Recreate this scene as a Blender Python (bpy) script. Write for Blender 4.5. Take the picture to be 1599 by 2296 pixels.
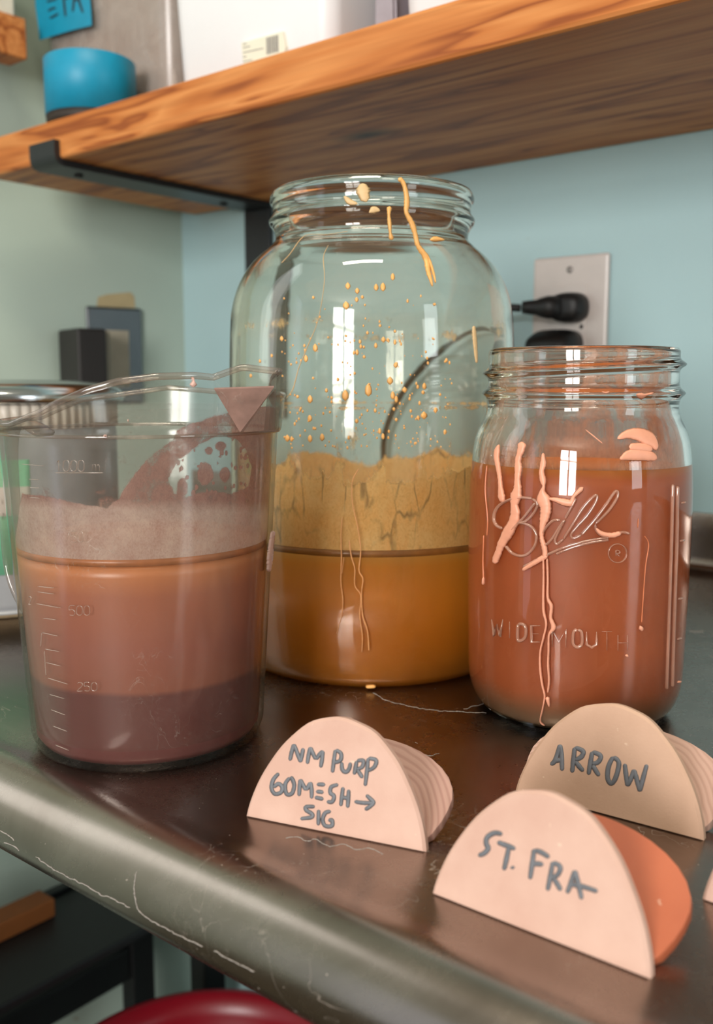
import bpy, bmesh, math, random
import numpy as np
from mathutils import Vector, Matrix

# ------------------------------------------------------------------ scene reset
for o in list(bpy.data.objects):
    bpy.data.objects.remove(o, do_unlink=True)
SC = bpy.context.scene
COL = SC.collection
random.seed(7)
RNG = np.random.default_rng(11)

# ------------------------------------------------------------------ camera (photo frame 1599 x 2296)
FPX, CX, CY, TH, H = 2150.0, 799.5, 1148.0, math.radians(7.63), 0.156   # table top is z = 0
cam_d = bpy.data.cameras.new('camera')
cam = bpy.data.objects.new('camera', cam_d)
COL.objects.link(cam)
cam.location = (0, 0, H)
cam.rotation_euler = (math.radians(90) - TH, 0, 0)
cam_d.sensor_fit = 'VERTICAL'
cam_d.sensor_height = 36.0
cam_d.lens = FPX / 2296 * 36
cam_d.clip_start = 0.01
cam_d.dof.use_dof = True
cam_d.dof.focus_distance = 0.40
cam_d.dof.aperture_fstop = 10.5
SC.camera = cam

# ------------------------------------------------------------------ world, lights, exposure
ANG = math.radians(50.7)
DV = np.array([-math.sin(ANG), math.cos(ANG), 0.0])     # along the shelf, away to the left
NV = np.array([math.cos(ANG), math.sin(ANG), 0.0])      # into the back wall


def nd(n, d, z=0.0):
    return NV * n + DV * d + np.array([0, 0, z])


world = bpy.data.worlds.new('world')
SC.world = world
world.use_nodes = True
wn = world.node_tree.nodes
wn['Background'].inputs[0].default_value = (0.75, 0.85, 1.0, 1)
wn['Background'].inputs[1].default_value = 1.0


def area(name, loc, target, sx, sy, power, col):
    l = bpy.data.lights.new(name, 'AREA')
    l.shape = 'RECTANGLE'
    l.size, l.size_y, l.energy, l.color = sx, sy, power, col
    o = bpy.data.objects.new(name, l)
    COL.objects.link(o)
    o.location = Vector(loc)
    o.rotation_euler = (Vector(target) - Vector(loc)).to_track_quat('-Z', 'Y').to_euler()
    return o


ROOM_N0, ROOM_D0, ROOM_D1, ZF, ZC = -3.4, -3.4, 0.95, -0.9, 1.6
# daylight through the tall window behind the camera, and through the one far to the right
area('window_daylight', nd(ROOM_N0 + 0.03, -0.84, 0.64), nd(0.8, -0.84, 0.64), 1.15, 1.28, 104, (1.0, 0.98, 0.95))
area('side_window_daylight', nd(0.1, ROOM_D0 + 0.03, 0.75), nd(0.1, 1.0, 0.75), 0.7, 1.3, 14, (0.85, 0.95, 1.0))
area('left_window_daylight', nd(-0.16, 0.93, 0.62), nd(-0.16, -1.0, 0.40), 0.30, 0.9, 1.3, (0.92, 0.97, 1.0))
area('ceiling_tube_light', nd(-0.1, 0.1, ZC - 0.06), nd(-0.1, 0.1, 0), 0.6, 0.10, 9, (1.0, 0.9, 0.72))
SC.view_settings.view_transform = 'Standard'
SC.view_settings.look = 'None'
SC.view_settings.gamma = 1.0
SC.view_settings.use_curve_mapping = False
SC.view_settings.exposure = 0.47

# ------------------------------------------------------------------ picture-to-place helpers (used only to read off sizes)
F_ = np.array([0, math.cos(TH), -math.sin(TH)])
U_ = np.array([0, math.sin(TH), math.cos(TH)])
R_ = np.array([1.0, 0, 0])
O_ = np.array([0, 0, H])


def ray(x, y):
    return F_ + R_ * (x - CX) / FPX - U_ * (y - CY) / FPX


def onpl(x, y, p, nrm):
    dd = ray(x, y)
    return O_ + dd * (np.dot(np.array(p) - O_, nrm) / np.dot(dd, nrm))


def onz(x, y, z=0.0):
    dd = ray(x, y)
    return O_ + dd * (z - H) / dd[2]


def proj(P):
    v = np.asarray(P) - O_
    a = v @ F_
    return CX + FPX * (v @ R_) / a, CY - FPX * (v @ U_) / a


def hit(x, y, c, rf):
    """first point of the ray through pixel (x,y) on the round body r = rf(z) standing at c"""
    dd = ray(x, y)
    r = rf(0.1)
    for _ in range(14):
        A = dd[0] ** 2 + dd[1] ** 2
        ox, oy = O_[0] - c[0], O_[1] - c[1]
        B = 2 * (ox * dd[0] + oy * dd[1])
        Cc = ox * ox + oy * oy - r * r
        D = max(B * B - 4 * A * Cc, 0)
        t = (-B - math.sqrt(D)) / (2 * A)
        P = O_ + dd * t
        r = r * 0.4 + rf(P[2]) * 0.6
    nrm = np.array([P[0] - c[0], P[1] - c[1], 0])
    nrm /= np.linalg.norm(nrm)
    return P, nrm


# ------------------------------------------------------------------ object helpers
def lin(c):
    c = [v / 255 for v in c]
    return tuple(v / 12.92 if v <= 0.04045 else ((v + 0.055) / 1.055) ** 2.4 for v in c) + (1,)


def thing(name, label, cat, loc=(0, 0, 0), group=None):
    o = bpy.data.objects.new(name, None)
    o.empty_display_size = 0.02
    COL.objects.link(o)
    o.location = Vector(loc)
    o['label'] = label
    o['category'] = cat
    if group:
        o['group'] = group
    o['_w'] = list(map(float, loc))
    return o


def tag(o, label, cat, group=None):
    o['label'] = label
    o['category'] = cat
    if group:
        o['group'] = group
    return o


def org(o):
    return np.array(o['_w']) if o is not None and '_w' in o else np.zeros(3)


def mesh(name, V, Fc, mat, parent=None, smooth=True, loc=None, kind=None, label=None, auto=None):
    """V in world coordinates; the object sits at its parent's origin (or at loc)"""
    V = np.asarray(V, dtype=float)
    if parent is not None:
        base = org(parent)
    elif loc is not None:
        base = np.array(loc, dtype=float)
    else:
        base = np.array([V[:, 0].mean(), V[:, 1].mean(), V[:, 2].min()])
    me = bpy.data.meshes.new(name)
    me.from_pydata([tuple(v) for v in (V - base)], [], [tuple(int(i) for i in f) for f in Fc])
    me.materials.append(mat)
    if smooth:
        me.shade_smooth() if hasattr(me, 'shade_smooth') else [setattr(p, 'use_smooth', True) for p in me.polygons]
    o = bpy.data.objects.new(name, me)
    COL.objects.link(o)
    o['_w'] = list(map(float, base))
    if parent is not None:
        o.parent = parent
    else:
        o.location = Vector(base)
    if kind:
        o['kind'] = kind
    if label:
        o['label'] = label
    if auto is not None:
        m = o.modifiers.new('edge', 'EDGE_SPLIT')
        m.split_angle = math.radians(auto)
    return o


def attr(o, name, vals):
    a = o.data.attributes.new(name, 'FLOAT', 'POINT')
    a.data.foreach_set('value', np.asarray(vals, dtype=np.float32))


def boxgeo(p, ex, ey, ez, lx, ly, lz):
    """box: corner p, axes ex ey ez, lengths"""
    p = np.array(p, dtype=float)
    ex, ey, ez = (np.array(e, dtype=float) for e in (ex, ey, ez))
    V = [p + ex * lx * i + ey * ly * j + ez * lz * k for k in (0, 1) for j in (0, 1) for i in (0, 1)]
    Fc = [(0, 2, 3, 1), (4, 5, 7, 6), (0, 1, 5, 4), (2, 6, 7, 3), (0, 4, 6, 2), (1, 3, 7, 5)]
    return V, Fc


ZV = np.array([0, 0, 1.0])


def bevel(o, w=0.002, seg=2):
    m = o.modifiers.new('bevel', 'BEVEL')
    m.width = w
    m.segments = seg
    m.limit_method = 'ANGLE'
    m.angle_limit = math.radians(35)
    return o


def ndbox(name, n0, n1, d0, d1, z0, z1, mat, parent=None, bw=0.002, kind=None, label=None):
    V, Fc = boxgeo(nd(n0, d0, z0), NV, DV, ZV, n1 - n0, d1 - d0, z1 - z0)
    o = mesh(name, V, Fc, mat, parent, smooth=False, kind=kind, label=label)
    fix_normals(o)
    if bw:
        bevel(o, bw)
    return o


def fix_normals(o):
    bm = bmesh.new()
    bm.from_mesh(o.data)
    bmesh.ops.recalc_face_normals(bm, faces=bm.faces)
    bm.to_mesh(o.data)
    bm.free()


def lathe(name, prof, c, mat, parent, phis=None, nseg=128, closed=False, dr=None, kind=None, label=None, flip=False):
    """prof: list of (r,z); dr(R,Z,PHI)->radius offset array"""
    if phis is None:
        phis = np.linspace(0, 2 * math.pi, nseg, endpoint=False)
    pr = np.array(prof, dtype=float)
    m, k = len(pr), len(phis)
    Rr = np.repeat(pr[:, 0:1], k, 1)
    Zz = np.repeat(pr[:, 1:2], k, 1)
    PH = np.repeat(phis[None, :], m, 0)
    if dr is not None:
        Rr = Rr + dr(Rr, Zz, PH)
    V = np.stack([c[0] + Rr * np.cos(PH), c[1] + Rr * np.sin(PH), c[2] + Zz], -1).reshape(-1, 3)
    Fc = []
    rng = range(m) if closed else range(m - 1)
    for i in rng:
        i2 = (i + 1) % m
        a0, b0 = i * k, i2 * k
        for j in range(k):
            j2 = (j + 1) % k
            f = (a0 + j, a0 + j2, b0 + j2, b0 + j)
            Fc.append(f[::-1] if flip else f)
    V = list(V)
    if not closed:
        for idx, i in ((0, 0), (1, m - 1)):
            if pr[i, 0] > 1e-5 and kind_cap(prof, idx):
                Fc.append(tuple(range(i * k, i * k + k))[::-1] if idx == 0 else tuple(range(i * k, i * k + k)))
    return mesh(name, V, Fc, mat, parent, kind=kind, label=label, loc=c if parent is None else None)


def kind_cap(prof, idx):
    return True


def smoothprof(pts, n=8):
    """Catmull-Rom through (r,z) points"""
    P = np.array(pts, dtype=float)
    P = np.vstack([2 * P[0] - P[1], P, 2 * P[-1] - P[-2]])
    out = []
    for i in range(1, len(P) - 2):
        for t in np.linspace(0, 1, n, endpoint=False):
            a, b, c_, d = P[i - 1], P[i], P[i + 1], P[i + 2]
            out.append(0.5 * ((2 * b) + (-a + c_) * t + (2 * a - 5 * b + 4 * c_ - d) * t * t + (-a + 3 * b - 3 * c_ + d) * t ** 3))
    out.append(P[-2])
    return np.array(out)


def frames_strip(rows):
    """rows: list of rings (each list of points, same length, open cross-section with underside last) -> closed tube"""
    V, Fc = [], []
    k = len(rows[0])
    for r in rows:
        V += list(r)
    for i in range(len(rows) - 1):
        for j in range(k):
            j2 = (j + 1) % k
            Fc.append((i * k + j, i * k + j2, (i + 1) * k + j2, (i + 1) * k + j))
    Fc.append(tuple(range(k))[::-1])
    Fc.append(tuple((len(rows) - 1) * k + j for j in range(k)))
    return V, Fc


class MB:
    def __init__(s):
        s.V, s.F = [], []

    def add(s, V, Fc):
        o = len(s.V)
        s.V += [np.array(v, dtype=float) for v in V]
        s.F += [tuple(i + o for i in f) for f in Fc]

    def build(s, name, mat, parent=None, smooth=True, fixn=True, **k):
        o = mesh(name, s.V, s.F, mat, parent, smooth=smooth, **k)
        if fixn:
            fix_normals(o)
        return o


def resample(pts, step):
    """pts [(x,y,w)] densify by Catmull-Rom then even steps"""
    P = np.array(pts, dtype=float)
    if len(P) > 2:
        P = smoothprof3(P)
    seg = np.linalg.norm(np.diff(P[:, :2], axis=0), axis=1)
    s = np.concatenate([[0], np.cumsum(seg)])
    n = max(2, int(s[-1] / step) + 1)
    t = np.linspace(0, s[-1], n)
    return np.stack([np.interp(t, s, P[:, i]) for i in range(P.shape[1])], 1)


def smoothprof3(P, n=6):
    P = np.vstack([2 * P[0] - P[1], P, 2 * P[-1] - P[-2]])
    out = []
    for i in range(1, len(P) - 2):
        for t in np.linspace(0, 1, n, endpoint=False):
            a, b, c_, d = P[i - 1], P[i], P[i + 1], P[i + 2]
            out.append(0.5 * ((2 * b) + (-a + c_) * t + (2 * a - 5 * b + 4 * c_ - d) * t * t + (-a + 3 * b - 3 * c_ + d) * t ** 3))
    out.append(P[-2])
    return np.array(out)


def stroke(mb, pts, mapf, hgt, step=4.0, ncs=5, jit=0.0, smooth=True, sink=0.0002):
    """a raised stroke following pixel polyline pts [(x,y,w)] laid on the surface mapf(x,y)->(P,n)"""
    P = resample(pts, step) if smooth else np.array(pts, dtype=float)
    m = len(P)
    T = np.gradient(P[:, :2], axis=0)
    T /= np.linalg.norm(T, axis=1)[:, None] + 1e-9
    N2 = np.stack([-T[:, 1], T[:, 0]], 1)
    rows = []
    ext = []
    for i in range(m):
        w = P[i, 2] / 2
        e = min(i, m - 1 - i) * np.linalg.norm(P[1, :2] - P[0, :2])
        if e < w:                                     # round ends
            w = math.sqrt(max(w * w - (w - e) ** 2, (0.18 * w) ** 2))
        if jit:
            w *= 1 + jit * (RNG.random() - 0.5) * 2
        ext.append(w)
    for i in range(m):
        w = ext[i]
        ring = []
        under = []
        for u in np.linspace(-1, 1, ncs):
            q = P[i, :2] + N2[i] * w * u
            S, nn = mapf(q[0], q[1])
            hh = hgt * math.sqrt(max(0, 1 - u * u)) * min(1, 0.35 + ext[i] / (P[i, 2] / 2 + 1e-9) * 0.65)
            ring.append(S + nn * hh)
            if abs(u) < 0.99:
                under.append(S - nn * sink)
        rows.append(ring + under[::-1])
    mb.add(*frames_strip(rows))


def each(name, items, mapf, mat, parent, hgt, step=3.0, ncs=5, jit=0.1):
    for pts in items:
        mb = MB()
        stroke(mb, pts, mapf, hgt, step, ncs, jit)
        mb.build(name, mat, parent)


def tube3(mb, pts, r, k=10, rs=None):
    P = np.array(pts, dtype=float)
    T = np.gradient(P, axis=0)
    T /= np.linalg.norm(T, axis=1)[:, None] + 1e-12
    up = np.array([0.1, 0.2, 1.0])
    rows = []
    for i in range(len(P)):
        a = np.cross(T[i], up)
        if np.linalg.norm(a) < 1e-4:
            a = np.cross(T[i], [1, 0, 0])
        a /= np.linalg.norm(a)
        b = np.cross(T[i], a)
        rr = r if rs is None else rs[i]
        rows.append([P[i] + (a * math.cos(t) + b * math.sin(t)) * rr for t in np.linspace(0, 2 * math.pi, k, endpoint=False)])
    mb.add(*frames_strip(rows))


def sm3(pts, n=8):
    return smoothprof3(np.array(pts, dtype=float), n)


# ------------------------------------------------------------------ node helpers and materials
class NT:
    def __init__(s, name):
        s.m = bpy.data.materials.new(name)
        s.m.use_nodes = True
        s.t = s.m.node_tree
        s.t.nodes.clear()
        s.out = s.t.nodes.new('ShaderNodeOutputMaterial')

    def n(s, typ, **k):
        nd_ = s.t.nodes.new(typ)
        for a, b in k.items():
            if a.startswith('i_'):
                key = a[2:]
                key = int(key) if key.isdigit() else key.replace('_', ' ')
                nd_.inputs[key].default_value = b
            else:
                setattr(nd_, a, b)
        return nd_

    def l(s, a, b):
        s.t.links.new(a, b)

    def coord(s, scale=(1, 1, 1), rot=(0, 0, 0), loc=(0, 0, 0)):
        tc = s.n('ShaderNodeTexCoord')
        mp = s.n('ShaderNodeMapping')
        mp.inputs['Scale'].default_value = scale
        mp.inputs['Rotation'].default_value = rot
        mp.inputs['Location'].default_value = loc
        s.l(tc.outputs['Object'], mp.inputs[0])
        return mp.outputs[0]

    def noise(s, vec, sc, det=4, rough=0.55, dist=0.0):
        x = s.n('ShaderNodeTexNoise')
        x.inputs['Scale'].default_value = sc
        x.inputs['Detail'].default_value = det
        x.inputs['Roughness'].default_value = rough
        x.inputs['Distortion'].default_value = dist
        s.l(vec, x.inputs['Vector'])
        return x.outputs['Fac']

    def ramp(s, fac, stops, interp='LINEAR'):
        r = s.n('ShaderNodeValToRGB')
        r.color_ramp.interpolation = interp
        e = r.color_ramp.elements
        while len(e) < len(stops):
            e.new(0.5)
        for el, (p, c) in zip(e, stops):
            el.position = p
            el.color = c if len(c) == 4 else tuple(c) + (1,)
        s.l(fac, r.inputs[0])
        return r.outputs[0]

    def math(s, op, a, b=None, c=None, clamp=False):
        x = s.n('ShaderNodeMath', operation=op, use_clamp=clamp)
        for i, v in enumerate((a, b, c)):
            if v is None:
                continue
            if isinstance(v, (int, float)):
                x.inputs[i].default_value = v
            else:
                s.l(v, x.inputs[i])
        return x.outputs[0]

    def mixc(s, fac, a, b, mode='MIX'):
        x = s.n('ShaderNodeMix', data_type='RGBA', blend_type=mode)
        for sock, v in ((x.inputs[0], fac), (x.inputs[6], a), (x.inputs[7], b)):
            if isinstance(v, (int, float)):
                sock.default_value = v
            elif isinstance(v, tuple):
                sock.default_value = v
            else:
                s.l(v, sock)
        return x.outputs[2]

    def bsdf(s, col, rough=0.5, **k):
        b = s.n('ShaderNodeBsdfPrincipled')
        if isinstance(col, tuple):
            b.inputs['Base Color'].default_value = col
        else:
            s.l(col, b.inputs['Base Color'])
        if isinstance(rough, (int, float)):
            b.inputs['Roughness'].default_value = rough
        else:
            s.l(rough, b.inputs['Roughness'])
        for a, v in k.items():
            key = a.replace('_', ' ')
            if isinstance(v, (int, float, tuple)):
                b.inputs[key].default_value = v
            else:
                s.l(v, b.inputs[key])
        return b

    def bump(s, h, strength=0.3, dist=0.001):
        b = s.n('ShaderNodeBump')
        b.inputs['Strength'].default_value = strength
        b.inputs['Distance'].default_value = dist
        s.l(h, b.inputs['Height'])
        return b.outputs[0]

    def done(s, sh):
        s.l(sh.outputs[0] if hasattr(sh, 'outputs') else sh, s.out.inputs['Surface'])
        return s.m


def plain(name, rgb, rough=0.5, metallic=0.0, var=0.08, nscale=60, bump=0.0, **k):
    t = NT(name)
    v = t.coord()
    nz = t.noise(v, nscale, 4)
    c = lin(rgb)
    dark = tuple(x * (1 - var) for x in c[:3]) + (1,)
    lite = tuple(min(1, x * (1 + var)) for x in c[:3]) + (1,)
    col = t.ramp(nz, [(0.3, dark), (0.7, lite)])
    b = t.bsdf(col, rough, Metallic=metallic, **k)
    if bump:
        t.l(t.bump(nz, bump, 0.0006), b.inputs['Normal'])
    return t.done(b)


def paint_wall(name, rgb, rgb2):
    t = NT(name)
    v = t.coord()
    n1 = t.noise(v, 3.0, 3)
    n2 = t.noise(v, 90, 5, 0.6)
    col = t.ramp(n1, [(0.35, lin(rgb)), (0.65, lin(rgb2))])
    sp = t.noise(v, 34, 2)
    spots = t.ramp(sp, [(0.765, (0, 0, 0)), (0.785, (1, 1, 1))])
    col = t.mixc(t.math('MULTIPLY', spots, 0.5), col, lin((150, 128, 110)))
    b = t.bsdf(col, 0.42)
    t.l(t.bump(n2, 0.25, 0.0006), b.inputs['Normal'])
    return t.done(b)


def wood(name, base, dark, light, rough=0.35, knot=None, gs=1.0):
    """grain runs along the shelf direction (local x after rotation by -d)"""
    t = NT(name)
    rotz = math.atan2(DV[1], DV[0])
    tc = t.n('ShaderNodeTexCoord')
    mp0 = t.n('ShaderNodeMapping', vector_type='TEXTURE')
    mp0.inputs['Rotation'].default_value = (0, 0, rotz)
    t.l(tc.outputs['Object'], mp0.inputs[0])
    mp = t.n('ShaderNodeMapping')
    mp.inputs['Scale'].default_value = (1.4 * gs, 14 * gs, 20 * gs)
    t.l(mp0.outputs[0], mp.inputs[0])
    n1 = t.noise(mp.outputs[0], 2.0, 3, 0.5, 0.5)
    mp2 = t.n('ShaderNodeMapping')
    mp2.inputs['Scale'].default_value = (1.6 * gs, 150 * gs, 110 * gs)
    t.l(mp0.outputs[0], mp2.inputs[0])
    n2 = t.noise(mp2.outputs[0], 1.6, 4, 0.6, 0.5)
    rings = t.math('FRACT', t.math('MULTIPLY', n1, 5.0))
    col = t.ramp(rings, [(0.0, lin(dark)), (0.25, lin(base)), (0.7, lin(light)), (0.93, lin(base)), (1.0, lin(dark))])
    col2 = t.ramp(n2, [(0.3, (0.62, 0.55, 0.5)), (0.6, (1, 1, 1))])
    col = t.mixc(0.55, col, col2, 'MULTIPLY')
    if knot:
        sub = t.n('ShaderNodeVectorMath', operation='DISTANCE')
        mpk = t.n('ShaderNodeMapping')
        mpk.inputs['Scale'].default_value = (1, 2.6, 1)
        t.l(mp0.outputs[0], mpk.inputs[0])
        t.l(mpk.outputs[0], sub.inputs[0])
        sub.inputs[1].default_value = knot
        k_ = t.ramp(sub.outputs['Value'], [(0.0, (1, 1, 1)), (0.012, (0.8, 0.8, 0.8)), (0.04, (0, 0, 0))])
        col = t.mixc(k_, col, lin((56, 32, 20)))
    b = t.bsdf(col, rough, Specular_IOR_Level=0.22)
    t.l(t.bump(n2, 0.08, 0.0004), b.inputs['Normal'])
    return t.done(b)


def steel(name):
    t = NT(name)
    rotz = math.atan2(DV[1], DV[0])
    tc = t.n('ShaderNodeTexCoord')
    mp = t.n('ShaderNodeMapping', vector_type='TEXTURE')
    mp.inputs['Rotation'].default_value = (0, 0, rotz)
    t.l(tc.outputs['Object'], mp.inputs[0])
    st = t.n('ShaderNodeMapping')
    st.inputs['Scale'].default_value = (6, 260, 260)
    t.l(mp.outputs[0], st.inputs[0])
    brushed = t.noise(st.outputs[0], 3.0, 4, 0.6)
    v = t.coord()
    cloud = t.noise(v, 9, 6, 0.65, 0.8)
    fine = t.noise(v, 210, 3, 0.7, 1.0)
    col = t.ramp(cloud, [(0.3, lin((130, 117, 108))), (0.72, lin((160, 147, 138)))])
    # thin curly scratches
    sc1 = t.noise(v, 26, 3, 0.5, 2.5)
    band = t.math('ABSOLUTE', t.math('SUBTRACT', sc1, 0.5))
    line = t.ramp(band, [(0.0, (1, 1, 1)), (0.0022, (0, 0, 0))])
    gate = t.ramp(t.noise(v, 14, 2), [(0.52, (0, 0, 0)), (0.66, (1, 1, 1))])
    scr = t.math('MULTIPLY', line, gate)
    specks = t.ramp(t.noise(v, 520, 1), [(0.79, (0, 0, 0)), (0.82, (1, 1, 1))])
    dust = t.math('MAXIMUM', t.math('MULTIPLY', scr, 0.55), t.math('MULTIPLY', specks, 0.7))
    rough = t.math('ADD', t.math('MULTIPLY', cloud, 0.20), t.math('ADD', 0.13, t.math('MULTIPLY', fine, 0.07)))
    b = t.bsdf(col, rough, Metallic=1.0)
    t.l(t.bump(t.math('ADD', brushed, t.math('MULTIPLY', cloud, 0.25)), 0.035, 0.0005), b.inputs['Normal'])
    d_ = t.bsdf(lin((196, 180, 168)), 0.7)
    mx = t.n('ShaderNodeMixShader')
    t.l(dust, mx.inputs[0])
    t.l(b.outputs[0], mx.inputs[1])
    t.l(d_.outputs[0], mx.inputs[2])
    return t.done(mx)


def thin_clear(name, tint=(1, 1, 1), edge=(0.75, 0.75, 0.7), haze=0.0, hazec=(200, 195, 185), rough=0.03, f0=0.045, scratch=0.0):
    """clear wall: straight transmission, Schlick reflection, and a little surface haze"""
    t = NT(name)
    lw = t.n('ShaderNodeLayerWeight')
    lw.inputs[0].default_value = 0.5
    fac = lw.outputs['Facing']
    p5 = t.math('POWER', fac, 5.0)
    fr = t.math('ADD', t.math('MULTIPLY', p5, 0.8), f0, clamp=True)
    p3 = t.math('POWER', fac, 2.5)
    tc = t.mixc(p3, tuple(tint) + (1,), tuple(edge) + (1,))
    tr = t.n('ShaderNodeBsdfTransparent')
    t.l(tc, tr.inputs[0])
    gl = t.n('ShaderNodeBsdfGlossy')
    gl.inputs['Roughness'].default_value = rough
    mx = t.n('ShaderNodeMixShader')
    t.l(fr, mx.inputs[0])
    t.l(tr.outputs[0], mx.inputs[1])
    t.l(gl.outputs[0], mx.inputs[2])
    if haze <= 0 and scratch <= 0:
        return t.done(mx)
    v = t.coord()
    hz = t.ramp(t.noise(v, 30, 5, 0.7, 1.0), [(0.3, (0.35,) * 3), (0.8, (1,) * 3)])
    hf = t.math('MULTIPLY', hz, haze)
    if scratch:
        vs = t.coord((1, 1, 0.5), (0.6, 0.3, 0.2))
        s1 = t.math('ABSOLUTE', t.math('SUBTRACT', t.noise(vs, 60, 2, 0.5, 3.0), 0.5))
        s1 = t.ramp(s1, [(0.0, (1,) * 3), (0.006, (0,) * 3)])
        g = t.ramp(t.noise(v, 22, 2), [(0.5, (0,) * 3), (0.7, (1,) * 3)])
        hf = t.math('MAXIMUM', hf, t.math('MULTIPLY', t.math('MULTIPLY', s1, g), scratch))
    df = t.bsdf(lin(hazec), 0.6)
    mx2 = t.n('ShaderNodeMixShader')
    t.l(hf, mx2.inputs[0])
    t.l(mx.outputs[0], mx2.inputs[1])
    t.l(df.outputs[0], mx2.inputs[2])
    return t.done(mx2)


def real_glass(name, col=(0.98, 0.99, 0.96), rough=0.0):
    t = NT(name)
    g = t.n('ShaderNodeBsdfGlass')
    g.inputs['Color'].default_value = tuple(col) + (1,)
    g.inputs['Roughness'].default_value = rough
    g.inputs['IOR'].default_value = 1.47
    return t.done(g)


def film(name, rgb, rgb2, base=1.0, scale=60, contrast=0.12, crack=0.0, maxa=0.97, streak=1.0, drops=0.0, tone=None):
    """dried residue on a wall; vertex attribute 'cover' says how much has dried where"""
    t = NT(name)
    at = t.n('ShaderNodeAttribute', attribute_name='cover')
    v = t.coord((1, 1, streak))
    n1 = t.noise(v, scale, 6, 0.65, 0.6)
    n2 = t.noise(v, scale * 5, 3, 0.6)
    s = t.math('ADD', at.outputs['Fac'], t.math('MULTIPLY', t.math('SUBTRACT', n1, 0.5), 1.4))
    s = t.math('ADD', s, t.math('MULTIPLY', t.math('SUBTRACT', n2, 0.5), 0.35))
    a = t.n('ShaderNodeMapRange', interpolation_type='SMOOTHSTEP')
    t.l(s, a.inputs[0])
    a.inputs[1].default_value = 0.5 - contrast
    a.inputs[2].default_value = 0.5 + contrast * 2.2
    a.inputs[3].default_value = 0.0
    a.inputs[4].default_value = maxa
    al = a.outputs[0]
    n3 = t.noise(t.coord((1, 1, 0.7)), scale * 9, 3, 0.7, 1.5)
    al = t.math('MULTIPLY', al, t.ramp(n3, [(0.30, (0.86,) * 3), (0.52, (1,) * 3)]))
    thin = t.math('MULTIPLY', at.outputs['Fac'], 0.22, clamp=True)
    al = t.math('MAXIMUM', al, thin)
    col = t.ramp(t.math('ADD', t.math('MULTIPLY', n1, 0.6), t.math('MULTIPLY', n3, 0.4)), [(0.36, lin(rgb)), (0.62, lin(rgb2))])
    if tone:
        at2 = t.n('ShaderNodeAttribute', attribute_name='tone')
        c2_ = t.ramp(t.math('ADD', t.math('MULTIPLY', n1, 0.6), t.math('MULTIPLY', n3, 0.4)), [(0.36, lin(tone[0])), (0.62, lin(tone[1]))])
        col = t.mixc(at2.outputs['Fac'], c2_, col)
    if crack:
        vc = t.coord((1, 1, 0.32))
        wv = t.n('ShaderNodeVectorMath', operation='ADD')
        nn = t.n('ShaderNodeTexNoise')
        nn.inputs['Scale'].default_value = 140
        t.l(vc, nn.inputs['Vector'])
        sc_ = t.n('ShaderNodeVectorMath', operation='SCALE')
        sc_.inputs['Scale'].default_value = 0.006
        t.l(nn.outputs['Color'], sc_.inputs[0])
        t.l(vc, wv.inputs[0])
        t.l(sc_.outputs[0], wv.inputs[1])
        vo = t.n('ShaderNodeTexVoronoi', feature='DISTANCE_TO_EDGE')
        vo.inputs['Scale'].default_value = 95
        t.l(wv.outputs[0], vo.inputs['Vector'])
        ck = t.ramp(vo.outputs['Distance'], [(0.0, (1,) * 3), (0.06, (0,) * 3)])
        gate = t.ramp(t.noise(t.coord(), 38, 3), [(0.47, (0,) * 3), (0.6, (1,) * 3)])
        ck = t.math('MULTIPLY', t.math('MULTIPLY', ck, gate), crack)
        col = t.mixc(ck, col, lin((120, 88, 40)))
    b = t.bsdf(col, 0.55)
    trl = t.n('ShaderNodeBsdfTranslucent')
    t.l(col, trl.inputs[0])
    m0 = t.n('ShaderNodeMixShader')
    m0.inputs[0].default_value = 0.3
    t.l(b.outputs[0], m0.inputs[1])
    t.l(trl.outputs[0], m0.inputs[2])
    tr = t.n('ShaderNodeBsdfTransparent')
    mx = t.n('ShaderNodeMixShader')
    t.l(al, mx.inputs[0])
    t.l(tr.outputs[0], mx.inputs[1])
    t.l(m0.outputs[0], mx.inputs[2])
    return t.done(mx)


def liquid(name, stops, z0, z1, rough=0.3, streaks=True, sss=0.0):
    """glaze slip settled in layers: colour by height"""
    t = NT(name)
    tc = t.n('ShaderNodeTexCoord')
    sp = t.n('ShaderNodeSeparateXYZ')
    t.l(tc.outputs['Object'], sp.inputs[0])
    v = t.coord((1, 1, 0.35))
    nz = t.noise(v, 25, 4)
    z = t.math('ADD', sp.outputs['Z'], t.math('MULTIPLY', t.math('SUBTRACT', nz, 0.5), 0.0035))
    mr = t.n('ShaderNodeMapRange')
    t.l(z, mr.inputs[0])
    mr.inputs[1].default_value = z0
    mr.inputs[2].default_value = z1
    col = t.ramp(mr.outputs[0], [(p, lin(c)) for p, c in stops])
    var = t.ramp(t.noise(t.coord((1, 1, 0.25)), 60, 4), [(0.3, (0.90,) * 3), (0.7, (1.06,) * 3)])
    col = t.mixc(0.8, col, var, 'MULTIPLY')
    b = t.bsdf(col, rough)
    return t.done(b)


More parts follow.
